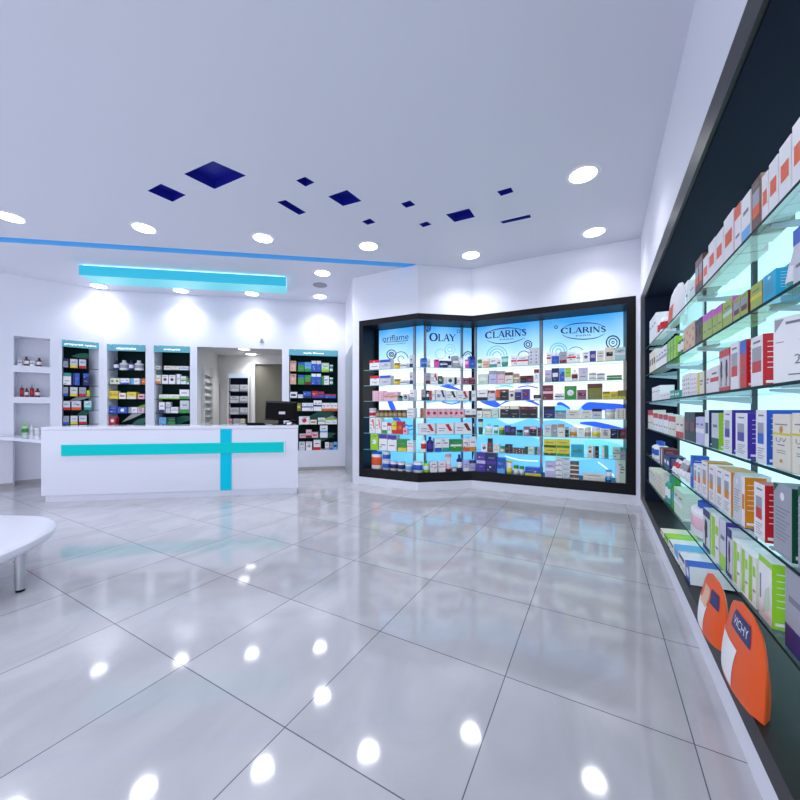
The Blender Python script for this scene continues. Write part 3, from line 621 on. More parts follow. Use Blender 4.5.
DISP = [
 (0, 'leftmost lit bay', [365.5, 382, 399, 416.5, 433.5, 450, 471], None, [
  '369.5 379.5 356 c w/rd:t;380 390.5 356 c lg/bl:t;393 399 360 j am/ye/ol;400 407 361 c w/bk:h;409.5 413 353 c lg/nv:m',
  '370 379.5 372.5 c w/rd:t;380 390.5 372.5 c lg/bl:t;393 399 376.5 j am/ye/ol;400 407 378 c w/bk:h;409.5 413 370 c lg/nv:m',
  '372.5 377 389 c pk/mg:d;377.2 383.5 389 c pk/mr:d;384 397.5 390 c pk/am:h;398 402 394 j bk/te/bk;402.5 408.5 392.5 c lg/bk:c;409.5 414.5 388 c w/gy:m',
  '368 374 407.5 j w/rd/lg;375 406 409 j ol/tn/br x7;407 414 407 f w/gy:h *3',
  '369.5 375 418 c w/ora:x;375.5 381 418 c w/ora:x;382 387 422 c w/gn:m;387.5 391.5 423 c w/rd:t;392 396.5 420.5 c ye/rd:m;397 402.5 421 c rd/ora:b;403 407 427 c pk/rd:c',
  '370.5 378 434 c lm/w:c;379 387 434 c w/pu:t;387.5 396.5 434.5 c w/pu:t;398 406.5 438 c gn/ye:m;407 413 439 c w/pk:h',
  '370 380 454 k w/ora/bl;381 388.5 453 k lg/bl/w *2;389 395.8 462 k w/nv/lg;396.3 403.5 462 k w/nv/lg;404 411 463 k w/sk/lg;412 421 460 k w/bl/lg']),
 (1, 'second lit bay', [365, 382, 399, 416.5, 434, 451, 471.5], None, [
  '421.5 427 356 c bl/sk:h;428 430.5 357 c cr/gy:m;435 439 357 c mg/rd:t;440 447.5 358 c nv/w:h;448 452 353 b w/nv/bk;453 458.5 353 c gy/w:h;459 464.5 354 t lg/w/gy;465.5 469.5 356 t mg/pk/mg;469.8 475 353 c bl/nv:t',
  '425.5 430 371 c gy/mr:m;430.5 438 371 c w/rd:x;438.3 442.5 374 c dg/w:c;443 446 375 c w/gy;446.5 454 375 c w/dg:c;454.5 461 375 c w/bk:l;463 469 375.5 c mv/mr:b;469.5 475 375 c mr/mv:t',
  '422 425.5 388 c gy/bk:m;426 429.5 389 c bk/w:b;430 435 389 c w/rd:l;436 445.5 388 c w/nv:x;446 456.5 389 c w/bk:x;457 468.5 389 c w/rd:x;469 476 389 c w/bk:l',
  '421 425 407 c tn/rd:l;425.5 437.5 407.5 c pk/rd:c x2;438 464 407.5 c pk/rd:c x5;465 476 408 c w/br:m x2',
  '419.5 435 423 c w/rd:x;437 453.5 423 c w/rd:x;455 472 422.5 c w/mr:x',
  '421.5 427 436 b w/rd/w;427.4 434.3 436 b nv/pu/nv;434.8 441.8 437.5 c w/bl:m;442.3 449 437.5 c w/te:m;450.5 462 439 c gn/w:h;463 469.3 438 c w/ora:m;469.7 476.5 437 c w/am:m',
  '424 429.5 460 b lm/w/gn;430.5 437.3 461 c w/pk:h;438.6 445.5 461 c w/pk:h;446 452.5 454 t pk/w/mr;453 457 467 j cr/w/tn;457.5 463 455 b nv/w/nv;463.5 469 461 c ll/w:m;469.4 475.5 461 c ll/nv:t']),
 (2, 'third lit bay', [364, 382, 399, 417, 434.5, 451.5, 474], 0, [
  '476.8 481.5 353.5 t w/gn/te;482.5 489 355 c pe/w:t;489.5 497 354.5 c w/te:m;497.4 500.3 356 c w/mr:h;500.6 507.8 353.5 t te/pt/te;511 516 354 c w/rd:h;517 528 354 c w/rd:h;528.6 538.8 347 c lg/nv:d',
  '478 488 372 c pg/w:b;489 496.8 369 c ll/gy:t;497.2 504.6 369.5 c pk/gy:t;505 513 371 c cr/br:t;513.6 519 372.5 c tn/w:h;520 526.4 375 c bk/mr:t;526.8 533 375 c mr/bk:t;534 539 369 c w/mr:t',
  '477 487.5 388 c w/bk:m;488 494.8 389 c lg/mr:t;496 500 388 c ora/br:m;500.5 508 388 c bk/br:t;509 514.6 389 c cr/nv:c;515 521 388 c nv/ll:t;522 529.4 388 c pu/mr:b;533.5 540.8 394 f bk/w:m',
  '477 482 407.5 c w/bk:t;483 490.8 408 c cr/gy:t;491.4 498 407.5 c pg/lg:t;500 509.5 405 c bk/cr:t;510 519 405 c bk/cr:t;520 528.4 405.5 c bk/mr:t;528.8 537 405.5 c bk/mr:t',
  '477.5 482.5 419 t dg/pg/dg;484 492 424 b w/pg/lg;493 498 425 t te/w/pg;498.4 504 427 j ol/gn/ye;504.5 510 425 c pu/bk:m;510.4 515.5 426 c bk/pu:b;516.2 522.5 429 j dg/te/bk;523.4 529.4 425.5 c mv/w:b;530 536.4 425 c bk/pk:t;537.4 541 426 c mr/bk:c',
  '481 487.2 443.5 c w/nv:c;487.6 492 438 c br/bk:t;493 499.4 443.5 c cr/lg:t;500 504.5 445 j yg/w/gn;505 511.6 443 c bk/br:b;512.2 524 446 c br/cr:d x2;524.8 534 444 c pg/dg:l;535 540.5 444 c gy/dg:l',
  '476.5 485.5 454 c pu/ll:h;486 496.5 452 c nv/pu:h;497 504.8 459 c bl/sk:m;505.4 512 461 t ye/w/yg;513 518.4 465 j pg/w/gn;519 524 465.5 j pg/w/gn;525 541 466 f bl/ye:m']),
 (2, 'rightmost lit bay', [(364, 362), (382, 382), (400.5, 400.5), (418.7, 422.3), (437.4, 442.4), (457, 464), (477, 486)], 1, [
  '546.5 551 352 c w/rd:h;551.5 559 353 c bl/w:t;559.5 566.6 352 c gy/mr:m;567 576 352.5 c w/rd:h;576.4 580.4 354 c w/gy:h;582.5 589.2 353 c w/nv:c;589.6 596 352 c pu/gy:b;597 604 352 c cr/lg:h;605 614 349 c cr/bk:b;615 626.5 349.5 c pt/w:h',
  '544.8 551 370 c ll/gy:m;551.5 559 368.5 c nv/w:b;559.4 564.6 368.5 c bl/sk:t;565 571 368.5 c lm/w:m;571.5 577.8 370 b w/mr/w;578.4 588 369 c lg/ll:t;589 596.4 374 f w/gn:h *2;597 605 374.5 f w/dg:h *2;607 622 377.5 f gn/w:h',
  '543 553 386 c mr/pk:h;554.5 563.8 394 f w/nv:h;564.4 576.6 387 c gn/w:c;577 586.6 391 c mv/mr:b;587.4 602.5 385 c ol/br:t;603 610 393 c ye/ol:t;610.4 617.6 393 c ye/tn:b;618 628.5 392 c ol/ye:m',
  '543.5 554.6 407 c nv/bk:t;555.2 566 411.5 c gy/te:t;566.6 580 411.5 c cr/lg:h;580.4 591.6 412 c cr/pg:h;592 602 411 c lg/bk:t;605 615.8 412 j w/cr/lg;616.4 626.4 411.5 c cr/gn:d',
  '544 551.4 426 c lg/pg:m;551.8 557.2 426 c gy/tn:t;557.8 564.4 425.5 c cr/tn:t;565 568.8 429 c bk/gy:t;569.4 577 429.5 j cr/am/w;577.6 584 430 c w/cr:c;584.6 591 430 j cr/tn/cr;591.8 600.6 430 j w/ye/w;601 610 432 c cr/gy:c;610.6 617.6 432 c bk/pu:c;618 628 432.5 c mr/bk:l',
  '543.8 556 442 f ye/dg:m *2;556.6 569.6 442.5 f ye/gn:m *2;571 584 448 c cy/te:b;587.5 592.6 449 c cr/mr:c;593.2 599 450 c bk/gy:l;602 608.6 449.5 c te/w:l;613 620 451.5 c pg/gy:h;620.4 628 452 c gy/te:t',
  '545 555 462.5 c ll/w:h;555.4 562 459 f w/gy:h *4;562.4 569.6 459.5 f lg/w:h *4;570.2 579 463 f br/cr:m *4;583 605 475.5 f cr/w:h;605.8 612 472 t sk/w/bl;616 628 455 c pg/w:l']),
]
SHN = ['top shelf', 'second shelf down', 'third shelf down', 'fourth shelf down', 'fifth shelf down', 'sixth shelf down', 'cabinet floor']
for seg, bay, ys, _, specs in DISP:
    run = SEG[seg]
    for k, sp in enumerate(specs):
        yb = ys[k]; fb = (lambda x, a=yb: a) if not isinstance(yb, tuple) else (lambda x, a=yb: a[0]+(a[1]-a[0])*(x-543)/86)
        fill(run, (SZ+[.27])[k], sp, fb, .045 if k < 6 else .05, f'{SHN[k]}, {bay}', 'left', f'products on the {SHN[k]} of the {bay}', maxd=.12, maxh=(9 if k == 0 else (SZ+[.27])[k-1]-(SZ+[.27])[k]-.012), lim=(0, SEG[2].L-.112) if seg == 2 else None)

# ------------------------------------------------------------------ tall black shelving on the right
R5 = Run(n5*.57+u5*4.96, n5*.57)                # shelf fronts, from the far end towards the camera
TF = 4.96                                        # distance along the wall of the shelves' far end
shelving = thing('wall_shelving', 'tall black framed shelving with bright opal back and six glass shelves at right', 'shelving', (0, 0, 0))
def U(t, d): return tuple(u5*t+n5*d)
kt = Kv.dot(u6); k6 = Kv.dot(n6)
def V6(t, e=0): return tuple(u6*t+n6*(k6+e))
mb = MB()
mb.prism([V6(kt-.055), V6(.52), U(.5, .93), U(TF+.5, .93)], 2.56, 2.70-.001)
mb.prism([V6(kt-.055), V6(.52), U(.5, .93), U(TF+.5, .93)], .111, .20)
mb.prism([V6(kt-.055), V6(kt-.56), U(TF+.02, .88), U(TF+.5, .88)], .20, 2.56)
mb.prism([V6(.60), V6(.52), U(.5, .88), U(.58, .88)], .20, 2.56)
obj('frame', mb, [mat('black_frame_satin', (.016, .015, .017), .4, spec=.3)], shelving)
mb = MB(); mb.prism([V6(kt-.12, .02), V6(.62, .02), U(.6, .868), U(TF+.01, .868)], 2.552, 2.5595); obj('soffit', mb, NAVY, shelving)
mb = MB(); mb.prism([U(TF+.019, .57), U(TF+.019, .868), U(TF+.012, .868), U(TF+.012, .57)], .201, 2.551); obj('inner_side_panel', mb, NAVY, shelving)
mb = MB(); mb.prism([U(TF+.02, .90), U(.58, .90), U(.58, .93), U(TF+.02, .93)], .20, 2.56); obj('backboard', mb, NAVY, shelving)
posts = [4.93, 3.91, 2.87, 1.84, .83]
for a, b in zip(posts, posts[1:]):
    mb = MB(); mb.prism([U(a-.03, .872), U(b+.03, .872), U(b+.03, .895), U(a-.03, .895)], .21, 2.54); obj('backlit_panel', mb, BACKLIT, shelving)
for p in posts:
    mb = MB(); mb.prism([U(p+.018, .855), U(p-.018, .855), U(p-.018, .895), U(p+.018, .895)], .205, 2.55); obj('shelf_post', mb, mat('dark_post', (.05, .06, .08), .4), shelving)
RZ = [1.961, 1.649, 1.343, 1.045, .748, .456]
BRK = mat('bracket_grey', (.42, .47, .54), .3, metal=.3)
for z in RZ:
    mb = MB(); mb.prism([U(TF, .57), U(.62, .57), U(.62, .85), U(TF, .85)], z-.012, z, 0, side=1)
    obj('glass_shelf', mb, [GLASS, EDGE], shelving)
    for p in posts:
        mb = MB(); pr = [(.60, -.014), (.60, -.022), (.845, -.055), (.853, -.055), (.853, -.014)]
        for s in (0, 1):
            q = [(*U(p+(.012 if s else -.012), a), z+b) for a, b in pr]; mb.face(q if s else q[::-1])
        for i in range(5):
            a, b = pr[i], pr[(i+1) % 5]; mb.face([(*U(p-.012, a[0]), z+a[1]), (*U(p-.012, b[0]), z+b[1]), (*U(p+.012, b[0]), z+b[1]), (*U(p+.012, a[0]), z+a[1])])
        obj('shelf_bracket', mb, BRK, shelving)
RS_ = [
 '649.5 656 322 c w/lg:s;656.5 661 318 b w/rd/w;665 679 297 g w/ora;682 688 288 c w/lg:s e.12;689.5 694.6 286 c w/lg:s;695.2 702.5 263 c br/ora:e;703 708 260 c w/ora:b;708.3 715 246 c w/ora:b;715.5 723 237 c w/ora:b;723.6 733.6 222 c w/ora/pk:b;734.4 741 210 c w/ora:t;741.6 750.5 201 c w/sk/w:m;751.4 761 186 c br/ora/tn:e;761.8 768 178 c w/ora:b;768.8 778 166 c w/ora/w:b;779 791 150 c w/ora/w:b;792 806 128 c w/ora/w:b;808 826 105 c w/ora/w:b;828 850 75 c w/ora:b',
 '649.5 655.5 354 c cr/br:b;656.2 666.6 353 c w/gy/lg:h;667.5 675.8 343 c lm/gn:l;676.4 682.6 336 b gn/w/w;683.4 694.6 330 c pe/ye:d;695.2 702 322 c br/bk:i;702.6 712 317 c yg/mg:t;712.5 722.2 311 c yg/mg:t;722.8 732.4 304 c yg/pg/mg:h;733.2 748 301 c yg/mr/mr:e;750.4 762 288 c yg/ye/tn:h;763 776 278 c cy/sk/cy:n;777.5 791 243 t w/lg/te;793 808 232 c lg/bl/bl:t;810 830 225 c w/nv/w:e;832 856 215 c w/ye:u',
 '652 660 388 c w/gy:s;660.4 669.6 394 c w/cr:s;670 674.2 391 c te/w:b;674.6 679.4 391 c te/w:b;682 690 376 c w/nv:d;690.5 697 375 c w/rd:d;697.6 703.6 373 c cr/ye:l;704.4 709.6 371 c w/bk:l;710.2 718.6 368 c w/rd:h;719.2 729.6 352 c lg/rd/rd:i;730.4 738.6 345 c w/rd/w:e;740 746.6 342 c rd/bl/rd:t;750.8 763 339 c w/rd/rd:e;781 806 337 c rd/w/rd:t e.17;838 864 325 c w/rd:e',
 '648 653 410 c cr/rd:t;653.4 658 413 c w/rd:t;658.4 663 414 c w/rd:t;663.4 668 414.5 c w/rd:t;668.4 675.6 416 c cr/rd:t;676 683.6 417 c cr/rd:m;684.4 695 412 c bk/mr:b;695.8 704 417 c ll/w/w:h;704.8 709 410 c w/nv/nv:b;711.5 718.8 413 c lg/dg/lm:m;723.5 732 410 c w/pu/pu:v;735.5 747.6 413 c w/pu/pu:v;755.8 766.8 410 c w/bl/bl:v;772.6 790.6 414 c cr/ye/cr:u;792 812 413 c cr/ye/cr:u;815 840 410 c w/bl/bl:v;845 875 410 c w/pu:v',
 '651 655 440 b w/bl/bl;659 663.6 447 c mr/w:l;664 669.4 454 c nv/w:b;669.8 675 458 t w/rd/w;675.4 681.8 458 t w/gy/w;682.4 689.8 459 t w/mr/w;690.4 693 455 c bl/sk/bl:b;693.6 701 463 c w/ora/w:v;701.6 707.6 460 c w/am/am:v;708.6 714.6 464 c w/am/w:v;716 731 466 c w/am/am:v;733 741 472 c lg/am/w:n;741.6 745 476 c w/am/am:b;754 765 481 c w/rd/rd:v;773.5 792 482 c gy/dg/dg:n;798 822 486 c gy/dg/dg:n;828 858 490 c w/rd/rd:v',
 '649 654.6 467 c cr/lg:h;655 659 470 c cr/ye:d;659.4 663.6 472 c cr/rd:d;664.2 668.8 474 b te/w/te;669.4 673.4 476 b gn/te/gn;674 682.6 486 c pg/w:h;684.4 701 489 p w/pk/bl;703 710 507 c lg/nv/lm:i;710.8 718.8 512 c w/lm/w:o;719.4 726 517 c lg/lm/pu:m;727.2 732 527 c lg/nv:i;733 740 538 c w/lm/w:o;741 756 545 c w/lm/w:o;758.6 772 553 c w/lm/lm:g;785 806 566 c gy/nv/gy:m;812 840 570 c w/lm/lm:g',
]
for k, sp in enumerate(RS_):
    fill(R5, RZ[k], sp, None, .012, f'{["top", "second", "third", "fourth", "fifth", "lowest"][k]} glass shelf at right', 'far end', f'products on the {["top", "second", "third", "fourth", "fifth", "lowest"][k]} glass shelf of the right wall', maxd=.2, big=True, real=True, gap=.003, maxh=9 if k == 0 else RZ[k-1]-RZ[k]-.016, box='skincare_box')
# packets standing in the bottom tray
tray = [('664 670 529', 'w', 'nv'), ('671 677 545', 'w', 'sk'), ('678 684 550', 'lg', 'bl'), ('685 692 553', 'w', 'nv'), ('693 698 561', 'lg', 'nv')]
fill(R5, .201, '660.5 663.5 528 c cr/rd/w:t d.22;664.5 668.5 533 c lm/bk/w:t d.28;669.5 674 539 c w/nv/w:t d.26;674.6 679 544 c sk/w/w:m d.28;679.8 685.4 552 c w/nv/w:t d.24;686 690.4 560 c bl/w/w:c d.28', None, -.04, 'bottom tray at right', 'far end', 'packets in the bottom tray of the right wall', maxd=.24, big=True, real=True, gap=.004, maxh=.23)
for o in [o for o in COL.objects if o.get('group', '').startswith('packets in the bottom')]:
    o.rotation_euler.x = .05; o.location.z += .001
def bag(px0, px1, h, e, lab, label_col, word_=None):
    ta, tb = R5.ray(px0, e), R5.ray(px1, e); p = R5.P((ta+tb)/2, e)
    root = product('g', tb-ta, h, .09, ['ora', label_col], 's', (p.x, p.y, .2012), R5.th, lab, 'pouch', 'orange pouches in the bottom tray'); root.rotation_euler.x = -.04
    root.location.z += .003
    W = tb-ta
    if word_:
        pl = pouch_patch(root, 'blue_name_patch', W, h, .09, .30, .80, .66, .90, pm('nv'), .0016)
        mb = MB(); put_text(mb, word_, .35, .76, .73, .84, 0); mb.v = [pouch_pt(W, h, .09, v[0], v[2], 0, .0026) for v in mb.v]; obj('name_lettering', mb, pm('w'), pl)
    else:
        pouch_patch(root, 'blue_name_patch', W, h, .09, .62, .90, .60, .84, pm('nv'), .0016)
        pouch_patch(root, 'printed_bottle', W, h, .09, .30, .58, .46, .80, pm('pe'), .0022)
bag(692, 711, .26, -.105, 'orange pouch with printed bottle label in the bottom tray, farther of two', 'w')
bag(713, 746, .30, -.105, 'orange pouch with blue name patch in the bottom tray, nearest the camera', 'w', 'VICHY')

pq = R5.P(R5.ray(773.5, .015), .015); th = radians(-84); wq = .15
product('c', wq, .235, .03, ['w', 'gy', 'lg'], 'q', (pq.x+cos(th)*wq/2, pq.y+sin(th)*wq/2, RZ[2]+.0005), th, 'white and grey dressing box numbered two, turned outward before the red cartons, third glass shelf', 'box', None)

# ------------------------------------------------------------------ teal-headed niches in the back walls
def leaf(mb, cx, cz, L, a, wd, mi, y):
    pts = [(t/8, wd*sin(pi*t/8)) for t in range(9)]+[(t/8, -wd*.35*sin(pi*t/8)) for t in range(7, 0, -1)]
    mb.face([(cx+L*(p*cos(a)-q*sin(a)), y, cz+L*(p*sin(a)+q*cos(a))) for p, q in pts], mi)
def niche(run, x0, x1, z0, z1, label, shelf_z, specs, ybs, txt, leaves, where, dep=.34, green=DGREEN, splay=0):
    t0, t1 = run.ray(x0), run.ray(x1); p = run.P(0, 0)
    n = thing('niche_shelving', label, 'shelving', (p.x, p.y, 0), run.th, 'teal headed shelf niches')
    g = .001
    mb = MB(); mb.box(t0-.02, t0-g, .021, dep, z0-.02, z1+.02); obj('side_panel', mb, WALL, n)
    mb = MB(); mb.prism([(t1+g, .021), (t1+.02, .021), (t1+.02, dep), (t1+g-splay, dep)], z0-.02, z1+.02); obj('side_panel', mb, WALL, n)
    mb = MB(); mb.box(t0-g, t1+g, .021, dep, z1+g, z1+.02); obj('top_panel', mb, WALL, n)
    mb = MB(); mb.box(t0-g, t1+g, .021, dep, z0-.02, z0-g); obj('floor_panel', mb, WALL, n)
    mb = MB(); mb.box(t0-.02, t1+.02, dep+g, dep+.02, z0-.02, z1+.02); bp = obj('back_panel', mb, green, n)
    if leaves:
        mb = MB()
        for i, (fx, z, L, a, wd, c) in enumerate(leaves): leaf(mb, t0+(t1-t0)*fx, z, min(L, (t1-t0)*(.97-fx)/max(.5, cos(a))), a, wd, c, dep-.002-.0005*i)
        obj('printed_leaves', mb, [pm('dg'), mat('leaf_mid', (.02, .22, .14), .4), pm('lm'), pm('w')], bp)
    hz = .125
    mb = MB(); mb.box(t0+g, t1-g, -.012, -.004, z1-hz, z1-.002); s = obj('header_sign', mb, SIGN, n)
    mb = MB(); W = t1-t0; tw = txt[1]; put_text(mb, txt[0], t0+W*(.5-tw/2), t0+W*(.5+tw/2), z1-hz*.78, z1-hz*.42, -.0125, bold=True); obj('sign_lettering', mb, mat('sign_white', (.95, .97, 1), .4, emit=.6), s)
    for f in (.12, .88):
        mb = MB(); mb.lathe([(.012, 0), (.012, .02)], 10); mb.v = [(x+t0+W*f, -.014-z, y+z1-.014) for x, y, z in mb.v]; obj('sign_stud', mb, CHROME, n)
    for z in shelf_z[:-1]:
        mb = MB(); mb.prism([(t0+.002, .022), (t1-.002, .022), (t1-.002-splay*.97, dep-.01), (t0+.002, dep-.01)], z-.008, z, 0, side=1); obj('glass_shelf', mb, [GLASS, EDGE], n)
    for k, sp in enumerate(specs):
        fill(run, shelf_z[k] if k < len(shelf_z)-1 else z0, sp, (lambda x, a=ybs[k]: a), .05, f'{SHN[k] if k < len(shelf_z)-1 else "niche floor"} of {where}', 'left', f'products on the {SHN[k]} of the {where}', maxd=.12, maxh=(.3 if k == 0 else shelf_z[k-1]-(shelf_z[k] if k < len(shelf_z)-1 else z0)-.012), box='medicine_box', lim=(t0+.006, t1-.006-splay*.4))
G = 1
niche(RL, 62, 99, .85, 2.50, 'teal headed shelf niche in the angled left wall beside the white niches', [2.01, 1.70, 1.50, 1.25, .99, .85],
 ['63 68 359 c gy/nv:t;70 77.5 359 c lg/ye:m;79 86 359 c lg/rd:m', '63 71 373 c w/te:t;72.5 79.5 373 c bl/nv:l;83 89 373 c nv/bl:t', '63 68 387 c gy/bl:m;70 77.5 387 c lg/ye:m;79 86 387 c gy/rd:m;86.5 90 390 j ye/lm/ye',
  '63 70 401 c lg/rd:m;71.5 81 401 c lg/ora:m;84 91.5 401 c pt/te:m', '63 69 415.5 c gy/bl:m;70.5 77.5 415.5 c lg/ye:m;79 86.5 415.5 c lg/rd:m'], [368, 385, 396, 410, 424, 424], ('preparati vyziva', .86),
 [(.05, 1.38, .75, .35, .12, 3), (.3, 1.1, .5, .5, .2, 1), (.2, 2.25, .5, 0, .2, 1)], 'leftmost teal niche', splay=.15)
niche(RB, 107, 145.5, .85, 2.49, 'teal headed shelf niche with bottles on top, nearest the wall corner', [2.01, 1.74, 1.46, 1.19, .98, .85],
 ['112.5 117.5 360 b nv/w/nv;118 127 360 b w/gy/w;128 132.6 360 b nv/w/nv;133 142 360 b w/gy/w', '110 119.5 378 c cr/gn:c x2;120.5 129 378 c w/bl:m x2;131 139.5 378 c w/sk:l;142 145 378 c ora/ye', '108.5 118 391 c ye/am:h x2;119 125.5 393 c w/ora:b;127 136 392 c ye/w:m;138 144 394 c pk/rd:b',
  '109 116.5 406.5 c bl/nv:h;117.5 127 407 c bl/w:c;128.5 137 407 c w/gy:l;137.5 144 407.5 c pk/gy:c', '108.5 115.5 416 c rd/w:c'], [370, 384, 399, 413, 423, 423], ('vitaminske', .52),
 [(.35, 1.15, .75, .35, .16, 1), (.5, 1.3, .6, .1, .14, 2), (.1, 1.0, .7, .5, .1, 3), (.3, .9, .8, .4, .18, 1)], 'second teal niche')
niche(RB, 154, 190, .85, 2.49, 'teal headed shelf niche just left of the wall opening', [2.03, 1.755, 1.464, 1.19, .98, .85],
 ['155 160 366 c cr/gy;164 171.5 366 c w/am:h;172 179 366 c cr/w:h;179.5 188.5 366 c w/bl:h', '155 160.6 375 c cr/am:m;162 168 375 c w/mr:c;169 175 375 c w/mr:c;175.6 180 374 c w/gy:l;180.6 186 376 c w/gn:h;186.6 189 378 c gn/w', '159 169 394.5 c w/lm:m;169.5 179 394.5 c w/lm:m;179.5 189 389.5 c w/gn:m',
  '159 164.5 402 c w/nv:m;166 170.5 402 c lg/gy:h;171 178 407 f w/gy:h;180 189 400.5 c lg/gn:m', '159 166 416 c sk/gy:h;167.5 175 416 c dg/gn:m'], [370, 384, 399, 413, 422.5, 422.5], ('antiseptici', .45),
 [(.4, 1.22, .6, .15, .12, 1), (.45, 1.05, .6, .1, .16, 2), (.2, .95, .8, .3, .2, 1)], 'third teal niche')
niche(RB, 289, 338, .41, 2.50, 'tall teal headed shelf niche behind the monitor at the counter end', [2.05, 1.78, 1.50, 1.23, .95, .67, .41],
 ['290 296 361 c pe/pk:c;298 304.4 362 c gn/bl:t;304.8 311 362 c sk/gn:m;311.4 316 360.5 c bl/w:t;316.4 321 360.5 c bl/w:t;321.5 329 362.5 c pg/lm:m;329.6 333 364 t w/te/te',
  '290 296 374 c pe/pk:c;298 304.4 375 c gn/bl:t;304.8 311 375 c gn/mr:m;311.4 316 373.5 c bl/w:t;316.4 321 373.5 c bl/w:t;321.5 329 375.5 c w/gn:l;329.6 333 377 t w/te/te',
  '290 297 392 c w/nv:b;298 302.6 394.5 f w/sk;303 311 391.5 c bl/nv:m x2;312 318 391 c rd/pu:m;318.4 324 391.5 c pu/rd:t;324.6 336 394 c bl/rd:t x3',
  '296.5 301 403 c ol/ye:b;302 313 403 c w/bl:h x3;313.5 321.6 400.5 c w/nv:h x2;322 337.5 403 c w/ora:m x4',
  '299 309.6 416.5 c w/rd:c;310 316.6 420 c cr/rd:b;318 325 418 c w/gn:h;325.4 337 419 c w/lm:t x2',
  '299.5 305.6 434 c pk/rd:h;306 311.6 430 c pk/mr:m;312 318 432.5 c pk/rd:b;320 327.6 426 c w/sk:h',
  '299 305 441.5 c lg/cr:h;306 312 441.5 c w/gy:c;313.5 320.6 440 c w/rd:m;325 329 442.5 c w/gy:m;329.4 333 443 c gy/bl:m;333.4 337.4 442.5 c sk/nv:b'], [371.5, 384.5, 398, 411, 424.5, 438, 450], ('style fitness', .42),
 [(.3, 1.05, .8, .25, .13, 1), (.5, 1.02, .5, .15, .2, 3), (.1, .9, 1, .3, .1, 1), (.4, .5, .8, .4, .2, 1)], 'rightmost teal niche')

# ------------------------------------------------------------------ white niches at the far left
na, nb_ = RL.ray(13.5), RL.ray(50)
pr = RL.P(0, 0)
for z0, z1, lb in ((2.0, 2.49, 'topmost of three white open niches in the left wall'), (1.47, 1.89, 'middle of three white open niches in the left wall'), (.82, 1.365, 'lowest of three white open niches, above the white side desk')):
    mb = MB(); d0, d1 = .021, .26; g = .001
    mb.box(na-.02, na-g, d0, d1, z0-.02, z1+.02); mb.box(nb_+g, nb_+.02, d0, d1, z0-.02, z1+.02); mb.box(na-g, nb_+g, d0, d1, z1+g, z1+.02); mb.box(na-g, nb_+g, d0, d1, z0-.02, z0-g); mb.box(na-.02, nb_+.02, d1, d1+.02, z0-.02, z1+.02)
    tag(obj('open_niche', mb, WALL, loc=(pr.x, pr.y, 0), rz=RL.th), lb, 'niche', 'white open niches')
fill(RL, 2.0, '17.5 22 358 c w/mv:h;23.5 29 354.5 b mr/w/bk;30 34.5 358.5 c w/mv:h;36 42 355 b mr/w/bk', lambda x: 364, .08, 'topmost white niche', 'left', 'products in the topmost white niche', maxd=.08)
fill(RL, 1.47, '19.5 23.6 383.5 b mr/rd/gy;24.2 28.6 387 b mr/w/bk;29.6 34 383.5 b mr/rd/gy;34.6 40 387 b mr/w/bk', lambda x: 396, .08, 'middle white niche', 'left', 'products in the middle white niche', maxd=.08)
fill(RL, .82, '21 28 416.5 b pg/gn/lm;29.5 33.2 418.5 b w/lg/w;33.8 39.5 421.5 j pg/w/w', lambda x: 428.5, .06, 'lowest white niche', 'left', 'products in the lowest white niche', maxd=.1)

# ------------------------------------------------------------------ counter
CL, CR = Vector((-4.854, 4.80)), Vector((-1.523, 5.30)); RC = Run(CL, CR); W = RC.L
cnt = thing('reception_counter', 'long glossy white pharmacy counter with a turquoise cross of lit bands', 'counter', (CL.x, CL.y, 0), RC.th)
mb = MB(); mb.prism([(0, 0), (W, 0), (W-.12, .58), (0, .58)], .085, .975); obj('body', mb, GLOSSW, cnt, bevel=.003)
mb = MB(); mb.prism([(.04, .018), (W-.02, .018), (W-.15, .52), (.04, .52)], 0, .084); obj('plinth', mb, GLOSSW, cnt)
mb = MB(); mb.prism([(0, -.004), (W+.004, -.004), (W-.115, .60), (0, .60)], .976, 1.02); obj('worktop', mb, GLOSSW, cnt, bevel=.004)
s0, s1 = RC.ray(62), RC.ray(284); v0, v1 = RC.ray(220.5), RC.ray(231.5)
mb = MB(); mb.box(s0, s1, -.018, -.001, .625, .775); hbnd = obj('horizontal_band', mb, TURQ, cnt, bevel=.002)
mb = MB(); mb.box(s1+.001, s1+.02, -.022, -.001, .61, .79); obj('band_end_cap', mb, GLOSSW, hbnd)
mb = MB(); mb.box(v0, v1, -.012, -.001, .088, .624); mb.box(v0, v1, -.012, -.001, .776, .974); obj('vertical_band', mb, mat('turquoise_light_panel_blue', (.0, .40, .56), .5, emit=.30, spec=.12), cnt)
# side desk
mb = MB(); mb.prism([(-5.96, 5.47), (-4.90, 4.97), (-4.97, 5.5), (-5.72, 6.28), (-6.58, 5.74), (-6.46, 5.60)], .775, .82)
o = obj('side_desk', mb, GLOSSW, bevel=.003); tag(o, 'low white side desk joining the counter to the left niche wall', 'desk')
